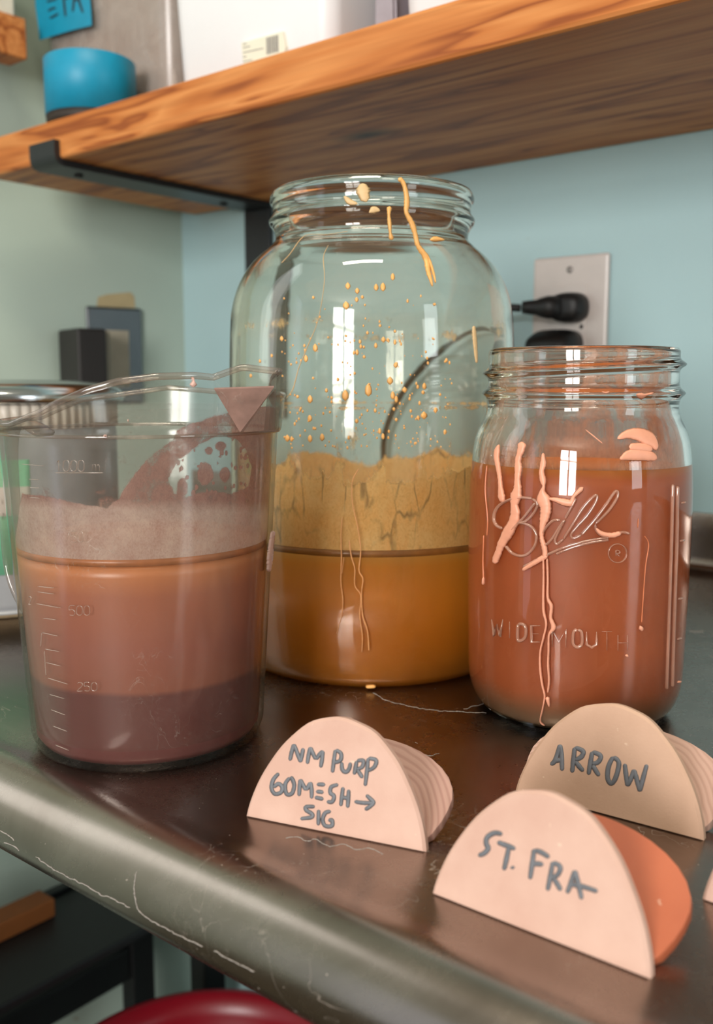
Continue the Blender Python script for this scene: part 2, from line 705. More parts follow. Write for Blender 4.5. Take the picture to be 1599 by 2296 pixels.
# ================================================================== THE SETTING
M_back = paint_wall('wall_paint_skylit', (166, 196, 200), (174, 203, 206))  # same paint on both walls; cool cast of sky light mixed into this colour
M_left = paint_wall('wall_paint_lamplit', (172, 190, 178), (180, 196, 184))  # same paint again, with the warmer cast of lamp light in its colour
M_room = plain('room_plaster', (138, 130, 118), 0.8)
M_ceil = plain('ceiling_paint', (205, 200, 190), 0.85)
M_floor = plain('floor_concrete', (92, 82, 64), 0.6, var=0.25, nscale=6)
_k = onz(822, 303, 0.357)
M_shelf = wood('shelf_wood', (188, 112, 56), (146, 78, 38), (212, 140, 80), 0.46, knot=(_k @ DV - 0.2, -(_k @ NV - 0.66) * 2.6, 0.0))
M_shelf_top = M_shelf
M_black = plain('black_metal', (24, 25, 28), 0.38, 0.0, var=0.15)
M_black_pl = plain('black_plastic', (20, 19, 20), 0.5, 0.0, var=0.1)
M_steel = steel('stainless_steel')
M_white = plain('white_plastic', (230, 230, 233), 0.35, var=0.02, nscale=15)
M_ivory = plain('outlet_plastic', (206, 196, 190), 0.35, var=0.03)
M_dark = plain('dark_slot', (30, 26, 24), 0.7)

# walls, floor, ceiling as slabs
LWa = NV * .58 + DV * .982
LWb = NV * .80 + DV * .931
le = (LWb - LWa) / np.linalg.norm(LWb - LWa)
ln = np.array([le[1], -le[0], 0.0])
if ln @ DV < 0:
    ln = -ln


def lw(n, z, off=0.0):
    """point on the left wall at depth n and height z, off towards the room"""
    t = (n - LWa @ NV) / (le @ NV)
    p = LWa + le * t - ln * off
    return np.array([p[0], p[1], z])


ndbox('wall_back', 0.80, 0.92, ROOM_D0, 1.06, ZF, ZC, M_back, bw=0, kind='structure')
p = lw(-2.3, ZF)
q = lw(0.93, ZF)
V, Fc = boxgeo(p, le, ln, ZV, np.linalg.norm(q - p), 0.12, ZC - ZF)
o = mesh('wall_left', V, Fc, M_left, smooth=False, kind='structure')
fix_normals(o)
ndbox('floor', ROOM_N0 - 0.1, 0.92, ROOM_D0 - 0.1, 1.6, ZF - 0.1, ZF, M_floor, bw=0, kind='structure')
ndbox('ceiling', ROOM_N0 - 0.1, 0.92, ROOM_D0 - 0.1, 1.6, ZC, ZC + 0.1, M_ceil, bw=0, kind='structure')
ndbox('wall_right', ROOM_N0, 0.80, ROOM_D0 - 0.1, ROOM_D0, ZF, ZC, M_room, bw=0, kind='structure')
ndbox('wall_front', ROOM_N0 - 0.1, ROOM_N0, ROOM_D0 - 0.1, 1.6, ZF, ZC, M_room, bw=0, kind='structure')
# frame and glazing bars of the window behind the camera
mb = MB()
wz0, wz1, wd0, wd1 = -0.02, 1.30, -1.44, -0.24
for a in ((wd0 - .05, wd0, wz0, wz1), (wd1, wd1 + .05, wz0, wz1), (wd0 - .05, wd1 + .05, wz1, wz1 + .06),
          (wd0 - .05, wd1 + .05, wz0 - .06, wz0), (-0.88, -0.80, wz0, wz1), (wd0, wd1, 0.76, 0.81)):
    mb.add(*boxgeo(nd(ROOM_N0 + .002, a[0], a[2]), NV, DV, ZV, 0.05, a[1] - a[0], a[3] - a[2]))
mb.build('window_1', M_white, smooth=False, kind='structure')

# ------------------------------------------------------------------ counter
ZB = 0.80
t_c = thing('steel_countertop', 'long stainless steel worktable with rolled front edge carrying jars and jug', 'table', nd(0.45, -0.1, ZF))
prof = []       # section across the counter: n, z (top side), the front edge curls down
RR = 0.0185
for a in np.linspace(-100, 90, 26):
    prof.append((0.2045 - RR * math.cos(math.radians(a)), -0.0165 + RR * math.sin(math.radians(a))))
prof = [(n_, z_) for n_, z_ in prof]
ridge = [(0.2085, 0.0014), (0.2125, 0.0004), (0.217, 0.0)]
top = [(x, 0.0) for x in np.linspace(0.225, 0.775, 12)]
cove = [(0.7835 + 0.012 * math.sin(math.radians(a)), 0.012 - 0.012 * math.cos(math.radians(a))) for a in (15, 35, 55, 75, 90)]
up = [(0.7955, 0.030), (0.7955, 0.046), (0.7965, 0.049), (0.7995, 0.049)]
sec = prof + ridge + top + cove + up
# underside: offset inward
under = [(0.7995, -0.004), (0.24, -0.004), (0.223, -0.006), (0.218, -0.012), (0.217, -0.026), (0.212, -0.033)]
sec = sec + under
D0, D1 = -1.3, 0.918
ds = np.linspace(D0, D1, 60)
V = [nd(n_, d_, z_) for d_ in ds for (n_, z_) in sec]
k = len(sec)
Fc = []
for i in range(len(ds) - 1):
    for j in range(k):
        j2 = (j + 1) % k
        Fc.append((i * k + j, i * k + j2, (i + 1) * k + j2, (i + 1) * k + j))
Fc.append(tuple(range(k)))
Fc.append(tuple((len(ds) - 1) * k + j for j in range(k)))
o = mesh('worktop', V, Fc, M_steel, t_c, auto=40)
fix_normals(o)
for (n_, d_) in ((0.24, -1.2), (0.74, -1.2), (0.226, 0.85), (0.74, 0.85)):
    mb = MB()
    tube3(mb, [nd(n_, d_, ZF), nd(n_, d_, -0.45), nd(n_, d_, -0.004)], 0.018, 16)
    mb.build('leg', M_steel, t_c)

ndbox('lower_shelf', 0.26, 0.785, -1.25, 0.745, -0.622, -0.610, plain('dull_shelf_metal', (70, 62, 46), 0.6, var=0.2, nscale=12), t_c, bw=0.002)


def rollhit(x, y):
    dd = ray(x, y)
    a_, b_ = dd @ NV, dd[2]
    on, oz = O_ @ NV - 0.2045, O_[2] + 0.0165
    A = a_ * a_ + b_ * b_
    B = 2 * (on * a_ + oz * b_)
    Cc = on * on + oz * oz - RR * RR
    D = max(B * B - 4 * A * Cc, 0)
    P = O_ + dd * ((-B - math.sqrt(D)) / (2 * A))
    nn_ = NV * (P @ NV - 0.2045) + ZV * (P[2] + 0.0165)
    return P, nn_ / np.linalg.norm(nn_)


M_lime = plain('white_dried_residue', (150, 142, 136), 0.7)
for pts in ([(185, 505), (260, 560), (340, 605), (430, 648), (520, 700), (560, 712), (620, 742), (665, 768)], [(690, 690), (694, 730), (712, 780), (760, 822), (830, 862), (900, 898), (960, 928), (1040, 968)],
            [(1095, 985), (1180, 1032), (1240, 1062), (1300, 1096)], [(0, 372), (50, 398), (70, 425)], [(20, 430), (60, 448), (100, 474)], [(700, 580), (690, 640), (688, 700)]):
    mb = MB()
    q_ = resample([(a / 2.284, 1700 + b / 2.284, 1.9) for a, b in pts], 7.0)
    q_[:, :2] += RNG.uniform(-1.3, 1.3, (len(q_), 2))
    stroke(mb, [tuple(v) for v in q_], rollhit, 0.0002, 1.6, 5, 0.6)
    mb.build('dried_residue', M_lime, t_c)
flat_ = lambda x, y: (onz(x, y), ZV)
for pts in ([(835, 1553), (870, 1571), (925, 1585), (990, 1594), (1090, 1598)], [(1040, 1590), (1075, 1580), (1100, 1574)], [(640, 1880), (665, 1876), (690, 1886), (705, 1880), (722, 1890)], [(720, 1890), (745, 1898), (770, 1893), (800, 1905), (830, 1902), (860, 1915)],
            [(520, 1795), (505, 1812), (500, 1826)] if False else [(945, 1690), (965, 1694), (985, 1690)], [(930, 1665), (937, 1668)], [(962, 1693), (970, 1695)], [(1546, 1415), (1580, 1416)], [(1590, 1470), (1606, 1472)]):
    mb = MB()
    q_ = resample([(a, b, 1.7) for a, b in pts], 7.0)
    q_[:, :2] += RNG.uniform(-1.2, 1.2, (len(q_), 2))
    stroke(mb, [tuple(v) for v in q_], flat_, 0.00012, 1.6, 5, 0.6)
    mb.build('dried_residue', M_lime, t_c)

# ------------------------------------------------------------------ wall shelf
t_s = thing('wall_shelf', 'thick oiled pine wall shelf above the jars holding plastic bins', 'shelf', nd(0.66, 0.2, 0.357))
o = ndbox('board', 0.526, 0.799, -0.9, 0.905, 0.357, 0.392, M_shelf, t_s, bw=0.003)
# bracket arm under the shelf, its lip on the front face and its upright on the wall
t_b = thing('shelf_bracket', 'black steel shelf bracket hooked under the left end of pine shelf', 'bracket', nd(0.79, 0.795, 0.2))
W0, W1 = 0.775, 0.815
TK = 0.006
path = [(0.5205, 0.373), (0.5205, 0.362), (0.5215, 0.3560), (0.5245, 0.3525), (0.530, 0.3510), (0.60, 0.3510), (0.70, 0.3510), (0.797, 0.3510)]
path2 = [(0.5265, 0.373), (0.5265, 0.362), (0.5270, 0.3590), (0.5285, 0.3575), (0.531, 0.3570), (0.60, 0.3570), (0.70, 0.3570), (0.797, 0.3570)]
path = [(n_ - 0.0005, z_) for n_, z_ in path]
V, Fc = [], []
for (a, b) in zip(path, path2):
    V += [nd(a[0], W0, a[1] - 0.0003), nd(a[0], W1, a[1] - 0.0003), nd(b[0] - 0.0005, W1, b[1] - 0.0003), nd(b[0] - 0.0005, W0, b[1] - 0.0003)]
for i in range(len(path) - 1):
    for j in range(4):
        j2 = (j + 1) % 4
        Fc.append((i * 4 + j, i * 4 + j2, i * 4 + 4 + j2, i * 4 + 4 + j))
Fc += [(0, 1, 2, 3), tuple(len(V) - 4 + j for j in range(4))]
o = mesh('arm', V, Fc, M_black, t_b, auto=45)
fix_normals(o)
ndbox('upright', 0.793, 0.7995, W0, W1, 0.12, 0.3505, M_black, t_b, bw=0.001)
for n_ in (0.56, 0.745):
    mb = MB()
    c_ = nd(n_, 0.797, 0.3506)
    tube3(mb, [c_ - ZV * 0.0018, c_ - ZV * 0.0010, c_ + ZV * 0.0004], 0.0042, 14)
    mb.build('screw', M_dark, t_b)


# ================================================================== BIG JAR
def zat(y, Y):
    return onpl(CX, y, [0, Y, 0], np.array([0, 1.0, 0]))[2]


def radof(hw, y, Y):
    z = zat(y, Y)
    a = (np.array([0, Y, z]) - O_) @ F_
    t = hw / FPX * a / Y
    return Y * math.sin(math.atan(t))


GLASS = real_glass('jar_glass', (0.994, 0.986, 0.955))
GLASS2 = real_glass('mason_glass', (0.985, 0.985, 0.975))
BJ = np.array([0.0085, 0.552, 0.0])
pxp = [(442, 226), (450, 229.5), (459, 229), (468, 223.5), (481, 222), (490, 224.5), (499, 231), (508, 229), (518, 222), (530, 217), (545, 217.5),
       (562, 233), (580, 254), (600, 273), (625, 290), (656, 304), (700, 315), (760, 318.5), (832, 319.5)]
bo = [(radof(h, y, BJ[1]), zat(y, BJ[1])) for y, h in pxp][::-1]
RB = bo[0][0]
b_out = [(0.0, 0.0020), (0.052, 0.0016), (0.066, 0.0006), (0.070, 0.0), (0.0745, 0.0015), (0.0785, 0.007), (RB - .0008, 0.017), (RB, 0.032), (RB, 0.08), (RB, 0.12)]
b_out = b_out[:1] + list(smoothprof(b_out[1:], 4)) + list(smoothprof(bo, 5))
ztop = bo[-1][1]
rt = bo[-1][0]
WALL = 0.0032
b_in = [(rt - 0.0008, ztop + 0.0012), (rt - 0.0022, ztop + 0.0016), (rt - 0.0036, ztop + 0.0008), (rt - 0.0042, ztop - 0.002)]
nz_ = zat(530, BJ[1])
inn = [(0.0722, nz_ + 0.004), (0.0718, nz_ - 0.006)] if False else []
b_in += [(rt - 0.0046, nz_ + 0.006), (radof(217, 530, BJ[1]) - 0.0045, nz_ - 0.004)]
for y_, h_ in pxp[11:]:
    b_in.append((radof(h_, y_, BJ[1]) - WALL, zat(y_, BJ[1]) - 0.001))
b_in += [(RB - WALL, 0.09), (RB - WALL, 0.03), (RB - 0.0038, 0.014), (0.0748, 0.0055), (0.070, 0.0026), (0.06, 0.0026), (0.0, 0.0036)]


def inner_r(prof):
    pz = sorted([(z, r) for r, z in prof])
    zz = [a for a, b in pz]
    rr = [b for a, b in pz]
    return lambda z: float(np.interp(z, zz, rr))


b_in_s = [tuple(v) for v in b_in]
BPROF_OUT = inner_r([(r, z) for r, z in b_out if r > 0.07])
BPROF_IN = inner_r([v for v in b_in_s[3:-2]])
t_j = thing('gallon_jar', 'large open clear glass jar half full of ochre yellow glaze', 'jar', BJ)
full = b_out + b_in_s
lathe('glass', full, BJ, GLASS, t_j, nseg=160)
fix_normals(bpy.data.objects['glass'])
ZL = 0.0695
BL = [(206, 142, 60), (206, 128, 34), (200, 118, 24), (194, 118, 36)]
M_bl = liquid('ochre_glaze', [(0.0, BL[3]), (0.3, BL[2]), (0.93, BL[1]), (1.0, BL[0])], 0, ZL, 0.35)
liq = [(0, 0.0034), (0.06, 0.0024), (0.0702, 0.0024), (0.0751, 0.0055), (RB - 0.0036, 0.014), (RB - WALL + .0003, 0.03), (RB - WALL + .0003, ZL), (RB - WALL - 0.001, ZL - 0.0004), (RB - WALL - 0.004, ZL - 0.001), (0, ZL - 0.001)]
lathe('glaze', liq, BJ, M_bl, t_j, nseg=128)

M_bfilm = film('ochre_dried_film', (250, 190, 108), (255, 216, 148), scale=55, contrast=0.10, crack=0.75, maxa=0.95, streak=0.5)


def filmlathe(name, c, rf, z0, z1, off, mat, parent, cover, nz=150, nphi=300):
    zs = np.linspace(z0, z1, nz)
    phis = np.linspace(0, 2 * math.pi, nphi, endpoint=False)
    V = np.array([[c[0] + (rf(z) - off) * math.cos(p), c[1] + (rf(z) - off) * math.sin(p), z] for z in zs for p in phis])
    Fc = [(i * nphi + j, i * nphi + (j + 1) % nphi, (i + 1) * nphi + (j + 1) % nphi, (i + 1) * nphi + j) for i in range(nz - 1) for j in range(nphi)]
    o = mesh(name, V, Fc, mat, parent)
    attr(o, 'cover', cover(V, np.tile(phis, nz)))
    return o


def fbm1(x, seed, n=5, base=2.0):
    r = np.random.default_rng(seed)
    out = np.zeros_like(x)
    for k_ in range(n):
        ph = r.random() * 6.28
        out += np.sin(x * round(base * 1.9 ** k_) + ph + 2 * np.sin(x * round(base * 1.37 ** k_) + ph * 2)) / 1.45 ** k_
    return out / 2.2


def bcover(V, phi):
    z = V[:, 2]
    px, py = proj(V) if False else (0, 0)
    edge = 0.106 + 0.008 * fbm1(phi, 3, 3, 3)
    fing = 0.013 * np.clip(fbm1(phi, 5, 4, 23), 0, 1) * (np.cos(phi + 1.0) > 0)
    e = edge + fing
    c_ = 1.35 / (1 + np.exp((z - e) / 0.0022))
    c_ += 0.24 * np.exp(-((z - 0.186) / 0.0035) ** 2) + 0.28 * np.exp(-((z - 0.144) / 0.0013) ** 2)
    c_ += 0.20 * np.exp(-((z - 0.190) / 0.010) ** 2) * np.clip(np.cos(phi - 0.5), 0, 1)
    c_ += 0.16 * np.clip((0.17 - z) / 0.05, 0, 1) + 0.15
    return c_


o = filmlathe('dried_film', BJ, BPROF_IN, ZL - 0.001, 0.205, 0.0005, M_bfilm, t_j, bcover, 190, 320)
lathe('wet_line', [(RB - WALL - .0006, ZL - .0005), (RB - WALL + .0002, ZL - .0005), (RB - WALL + .0002, ZL + .0030), (RB - WALL - .0004, ZL + .0034)], BJ, plain('brown_wet_line', (150, 98, 44), 0.35, var=0.2, nscale=120), t_j, nseg=120, closed=True)
M_drip_y = plain('yellow_drip_glaze', (232, 172, 98), 0.4, var=0.08, nscale=200)
M_drip_pale = plain('pale_dried_drip', (214, 178, 128), 0.5, var=0.1, nscale=200)
bm_ = lambda x, y: hit(x, y, BJ, BPROF_OUT)


def cr(off, s, pts):
    return [(off[0] + p[0] / s, off[1] + p[1] / s, (p[2] if len(p) > 2 else 10) / s) for p in pts]


_it = []
o3, s3 = (500, 350), 2.284
for pts in ([(900, 112, 30), (925, 140, 24), (940, 200, 28), (942, 250, 30), (940, 290, 24), (968, 345, 30), (985, 400, 26), (1000, 460, 26), (1040, 520, 34), (1052, 590, 26), (1066, 640, 16), (1072, 668, 8)],
            [(1010, 470, 12), (1050, 520, 16), (1075, 590, 14), (1088, 650, 8)],
            [(853, 258, 34), (850, 300, 18), (854, 350, 22), (858, 400, 16), (866, 430, 40)],
            [(1060, 430, 14), (1090, 425, 30), (1135, 430, 8)],
            [(1075, 757, 22), (1092, 762, 14)]):
    _it.append(cr(o3, s3, pts))
each('glaze_drip', _it, bm_, M_drip_y, t_j, 0.0009, 3.0, 5, 0.12)
_it = []
for pts in ([(715, 140, 60), (720, 190, 70), (735, 235, 40)], [(620, 205, 16), (650, 235, 30), (690, 245, 14)], [(748, 290, 10), (775, 275, 40), (805, 280, 10)],
            [(300, 548, 3), (345, 500, 4), (395, 430, 5), (440, 402, 3), (540, 400, 3), (640, 385, 3)], [(415, 1010, 5), (440, 960, 4), (490, 830, 3), (520, 640, 3), (515, 520, 4), (540, 455, 3)],
            [(325, 1240, 4), (360, 1190, 5), (390, 1080, 4), (430, 990, 3)], [(1285, 870, 20), (1292, 960, 22), (1300, 1060, 12)]):
    _it.append(cr(o3, s3, pts))
each('pale_drip', _it, bm_, M_drip_pale, t_j, 0.0004, 3.0, 5, 0.15)
_it = []
bb_ = lambda x, y: hit(x, y, BJ, lambda z: RB)
for pts in ([(580, 690, 7), (572, 800, 6), (575, 930, 7), (572, 1080, 6), (583, 1180, 7), (580, 1260, 6), (560, 1340, 6), (545, 1390, 4)],
            [(620, 830, 6), (635, 930, 8), (655, 1000, 7), (655, 1100, 7), (690, 1160, 7), (685, 1280, 8), (700, 1400, 7), (697, 1500, 6)],
            [(660, 690, 5), (680, 800, 6), (690, 900, 7), (680, 1010, 8), (703, 1060, 8), (695, 1150, 7), (702, 1280, 9), (730, 1370, 8), (740, 1490, 8)],
            [(680, 400, 5), (640, 480, 6), (640, 600, 6), (665, 720, 6)], [(590, 930, 5), (578, 1030, 4)]):
    _it.append(cr((550, 900), 2.665, pts))
each('dried_rivulet', _it, bb_, plain('rivulet_glaze', (224, 160, 104), 0.4), t_j, 0.0006, 3.0, 5, 0.2)
mb = MB()
stroke(mb, [(820, 1538.0, 8), (831, 1537.5, 11), (843, 1537, 8)], lambda x, y: hit(x, y, BJ, lambda z: 0.0755), 0.003, 2.0, 5)
mb.build('glaze_blob', M_drip_y, t_j)
# splatter on the inside of the near wall
drops = [(640, 665, 14), (688, 690, 12), (685, 735, 10), (714, 722, 9), (631, 765, 18), (785, 672, 12), (820, 670, 14), (870, 618, 11), (463, 724, 8), (740, 905, 8), (805, 868, 8), (702, 950, 8), (722, 978, 7), (822, 940, 12), (845, 942, 10), (783, 970, 9), (687, 1005, 9), (723, 1028, 9), (301, 935, 10), (473, 982, 13), (425, 1037, 11), (885, 1070, 12), (462, 1137, 8), (250, 1022, 6), (190, 1050, 6), (856, 1150, 16), (745, 1198, 18), (627, 1225, 18), (446, 1245, 14), (530, 1200, 8), (931, 1197, 14), (870, 1225, 12), (888, 1245, 10), (1025, 1210, 10), (1032, 1178, 11), (998, 1182, 8), (557, 1258, 7), (445, 1343, 12), (1030, 1328, 18), (1090, 1300, 11), (962, 1305, 8), (780, 1303, 8), (740, 1303, 6), (888, 1350, 10), (1000, 1340, 10), (685, 1357, 10), (330, 1445, 14), (446, 1447, 12), (508, 1440, 12), (820, 1435, 9), (803, 1408, 9), (850, 1410, 7), (1145, 1045, 8), (143, 1125, 7), (1138, 1412, 9), (1118, 1175, 5), (881, 897, 8), (768, 905, 4), (1050, 1060, 6), (960, 1120, 5)]
mb = MB()
bi_ = lambda x, y: hit(x, y, BJ, lambda z: BPROF_OUT(z))
extra = [(RNG.uniform(300, 1180), 640 + 860 * RNG.random() ** 0.5, RNG.uniform(2.0, 6.0) * (1.5 if RNG.random() < .15 else 1)) for _ in range(230)]
for (x, y, r) in drops + extra:
    X, Y_, r_ = o3[0] + x / s3, o3[1] + y / s3, r / s3
    el = RNG.uniform(1.0, 1.8)
    stroke(mb, [(X - 0.3, Y_ - r_ * el, r_ * 1.1), (X, Y_, r_ * 2.0), (X, Y_ + r_ * el, r_ * 1.7)], bi_, 0.0005, max(1.2, r_ * 0.7), 5)
mb.build('glaze_splatter', M_drip_y, t_j, kind='stuff')

# ================================================================== MASON JAR
MJ = np.array([0.1053, 0.452, 0.0])
mp_ = [(787, 209), (792, 210), (808, 209.5), (852, 209.5), (868, 212), (876, 220), (881, 223.5), (886, 220), (893, 213), (908, 210), (920, 211), (935, 215), (960, 227), (990, 236), (1030, 241), (1075, 244), (1130, 244.5), (1300, 242.0), (1450, 239)]
mo = [(radof(h, y, MJ[1]), zat(y, MJ[1])) for y, h in mp_][::-1]
RM = 0.0508
m_out = [(0.0, 0.004), (0.028, 0.0035), (0.035, 0.0008), (0.0385, 0.0), (0.0425, 0.0015), (0.0468, 0.006), (0.0496, 0.013), (0.0506, 0.021)]
m_out_s = [(0.0, 0.003)] + [tuple(v) for v in smoothprof(m_out[1:], 4)]
mo_s = smoothprof([(r, z) for r, z in mo if z > 0.033], 5)
zt = mo_s[-1][1]
pz = [(z, r) for r, z in m_out_s[1:]] + [(z, r) for r, z in mo_s]
pz.sort()
MZ = np.array([a for a, b in pz])
MR = np.array([b for a, b in pz])
MO = lambda z: float(np.interp(z, MZ, MR))
mm_ = lambda x, y: hit(x, y, MJ, MO)

# strokes of the raised lettering, read in picture pixels
o5, s5 = (1040, 750), 2.8605
o6 = (1040, 1200)
EMB = []
ball = [[(460, 1078), (420, 1130), (380, 1180), (345, 1215), (300, 1262)],
        [(440, 1052), (380, 1046), (300, 1058), (240, 1088), (205, 1130), (195, 1180), (210, 1222), (250, 1246)],
        [(440, 1052), (472, 1080), (465, 1120), (430, 1170), (390, 1200), (350, 1208)],
        [(350, 1205), (400, 1215), (442, 1240), (467, 1285), (460, 1345), (420, 1400), (370, 1420), (312, 1402), (270, 1355)],
        [(620, 1190), (575, 1192), (530, 1235), (498, 1290), (500, 1335), (530, 1345), (570, 1305), (610, 1240), (648, 1188)],
        [(648, 1188), (610, 1262), (585, 1320), (600, 1342), (640, 1312)],
        [(640, 1312), (700, 1215), (760, 1120), (815, 1055), (850, 1030), (850, 1065), (800, 1150), (720, 1240), (688, 1285), (705, 1306), (755, 1285)],
        [(755, 1285), (830, 1200), (900, 1110), (960, 1020), (982, 1003), (985, 1040), (940, 1115), (880, 1180), (842, 1215)],
        [(842, 1215), (850, 1258), (890, 1290), (950, 1288), (1015, 1268), (1065, 1278)],
        [(720, 1050), (700, 1090), (650, 1180)],
        [(930, 1302), (800, 1322), (680, 1352), (580, 1392), (480, 1440), (380, 1490)],
        [(930, 1316), (800, 1338), (690, 1368), (590, 1408)]]
for p in ball:
    EMB.append(cr(o5, s5, [(a, b, 12) for a, b in p]))
GLYPH = {'W': [[(0, 0), (.25, 1), (.5, .35), (.75, 1), (1, 0)]], 'I': [[(.5, 0), (.5, 1)]], 'D': [[(0, 0), (0, 1), (.6, 1), (1, .75), (1, .25), (.6, 0), (0, 0)]],
         'E': [[(1, 0), (0, 0), (0, 1), (1, 1)], [(0, .5), (.8, .5)]], 'M': [[(0, 1), (0, 0), (.5, .7), (1, 0), (1, 1)]],
         'O': [[(.5, 0), (.05, .15), (0, .8), (.5, 1), (1, .8), (.95, .15), (.5, 0)]], 'U': [[(0, 0), (0, .8), (.5, 1), (1, .8), (1, 0)]],
         'T': [[(0, 0), (1, 0)], [(.5, 0), (.5, 1)]], 'H': [[(0, 0), (0, 1)], [(1, 0), (1, 1)], [(0, .5), (1, .5)]],
         '0': [[(.5, 0), (.05, .15), (0, .8), (.5, 1), (1, .8), (.95, .15), (.5, 0)]], '1': [[(.2, .2), (.5, 0), (.5, 1)]],
         '2': [[(0, .2), (.3, 0), (.9, .1), (.9, .4), (0, 1), (1, 1)]], '5': [[(1, 0), (.1, 0), (0, .45), (.6, .4), (1, .65), (.8, 1), (0, .95)]],
         '7': [[(0, 0), (1, 0), (.4, 1)]], 'm': [[(0, 1), (0, .35), (.4, .35), (.5, 1)], [(.5, .5), (.8, .35), (1, .5), (1, 1)]], 'l': [[(.5, 0), (.5, 1)]]}


def glyph(ch, x0, y0, x1, y1, w, skew=0.0):
    out = []
    for pl in GLYPH[ch]:
        out.append([(x0 + a * (x1 - x0), y0 + b * (y1 - y0) + a * skew, w) for a, b in pl])
    return out


for ch, x0, x1, y0, y1 in (('W', 180, 252, 540, 645), ('I', 285, 305, 555, 660), ('D', 348, 398, 570, 670), ('E', 435, 492, 580, 685), ('M', 568, 655, 605, 718), ('O', 702, 758, 605, 718), ('U', 788, 852, 620, 720), ('T', 885, 950, 618, 738), ('H', 988, 1048, 640, 740)):
    for g in glyph(ch, x0, y0, x1, y1, 15):
        EMB.append(cr(o6, s5, g))
cc = [(985 + 58 * math.cos(a), 115 + 60 * math.sin(a), 6) for a in np.linspace(0, 6.283, 16)]
EMB.append(cr(o6, s5, cc))
EMB.append(cr(o6, s5, [(975, 135, 6), (975, 98, 6), (998, 100, 6), (996, 115, 6), (978, 117, 6), (1000, 137, 6)]))
EMB.append([(1508, 1086, 5), (1504, 1250, 5), (1499, 1400, 5), (1494, 1545, 5)])
EMB.append([(1519, 1090, 4), (1516, 1250, 4), (1511, 1400, 4), (1507, 1540, 4)])
for x_, y_ in ((1535, 1125), (1532, 1210), (1528, 1340), (1526, 1430)):
    EMB.append([(x_ - 8, y_ + 4, 5), (x_ + 2, y_, 5)])

phid = np.radians(np.concatenate([np.arange(-180, 180, 1.5)]))
zz_ = np.concatenate([[z for r, z in m_out_s if z < 0.03], np.arange(0.031, 0.128, 0.004), np.arange(0.129, zt - 0.0002, 0.0006)])


def mr(z):
    return np.interp(z, MZ, MR)


zo = np.unique(np.round(zz_, 6))
rows_out = [(0.0, 0.003), (0.02, 0.0026), (0.034, 0.0008)] + [(float(mr(z)), float(z)) for z in zo if z > 0.0001] + [(mo_s[-1][0], zt)]
ZTHR = zat(827, MJ[1])


def mdr(Rr, Zz, PH):
    out = np.zeros_like(Rr)
    n_o = len(rows_out)
    # screw thread: climbs to the right across the front
    ph = np.mod(PH[:n_o] + math.pi, 2 * math.pi) - math.pi
    zc = ZTHR + 0.0042 * np.sin(ph / 2 + math.pi / 4) * 1.0 * np.clip(np.cos((ph + math.pi / 2) / 2), 0, 1) * 1.1
    zc = ZTHR + 0.0020 * np.sin(ph + math.pi / 2)
    out[:n_o] += 0.0030 * np.exp(-((Zz[:n_o] - zc) / 0.0017) ** 2) * (Zz[:n_o] > 0.13)
    return out


MWALL = 0.0030
m_in = [(mo_s[-1][0] - 0.0006, zt + 0.0008), (mo_s[-1][0] - 0.0020, zt + 0.0011), (mo_s[-1][0] - 0.0030, zt + 0.0004), (mo_s[-1][0] - 0.0034, zt - 0.002),
        (MO(zat(852, MJ[1])) - 0.0034, zat(852, MJ[1])), (MO(zat(910, MJ[1])) - 0.0034, zat(905, MJ[1]))]
for y_ in (925, 945, 965, 990, 1030, 1075, 1130, 1300, 1450):
    z_ = zat(y_, MJ[1])
    m_in.append((MO(z_) - MWALL, z_ - 0.0008))
m_in += [(0.0480, 0.020), (0.0468, 0.0125), (0.0438, 0.0062), (0.038, 0.0030), (0.0, 0.0046)]
MI = inner_r(m_in[3:-2])
t_m = thing('mason_jar', 'open glass canning jar filled with orange red glaze, pink drips down its front', 'jar', MJ)
o = lathe('glass_body', rows_out + m_in, MJ, GLASS2, t_m, phis=phid, dr=mdr)
fix_normals(o)
ZML = 0.1195
M_ml = liquid('iron_red_glaze', [(0.0, (150, 124, 96)), (0.05, (152, 108, 76)), (0.14, (192, 102, 56)), (0.6, (198, 104, 56)), (0.965, (194, 98, 48)), (1.0, (212, 124, 54))], 0.004, ZML, 0.35)
ml = [(0, 0.0044), (0.038, 0.0028), (0.0440, 0.0062), (0.0470, 0.0125), (0.0483, 0.020)]
for z_ in np.linspace(0.03, ZML, 12):
    ml.append((MI(z_) + 0.0003, z_))
ml += [(MI(ZML) - 0.0008, ZML - 0.0003), (MI(ZML) - 0.004, ZML - 0.0012), (0, ZML - 0.0012)]
lathe('glaze', ml, MJ, M_ml, t_m, nseg=128)
M_mfilm = film('orange_dried_film', (214, 140, 96), (226, 170, 134), scale=50, contrast=0.16, maxa=0.9, streak=0.3)


def mcover(V, phi):
    z = V[:, 2]
    c_ = 0.44 + 0.25 * np.exp(-((z - ZML) / 0.010) ** 2) + 0.10 * fbm1(phi, 8, 4, 5)
    c_ += 0.22 * np.clip(np.cos(phi - 0.2), 0, 1) - 0.10 * np.clip((z - 0.160) / 0.01, 0, 1)
    c_ -= 0.16 * np.clip(-np.sin(phi), 0, 1)
    return np.clip(c_, 0, 1)


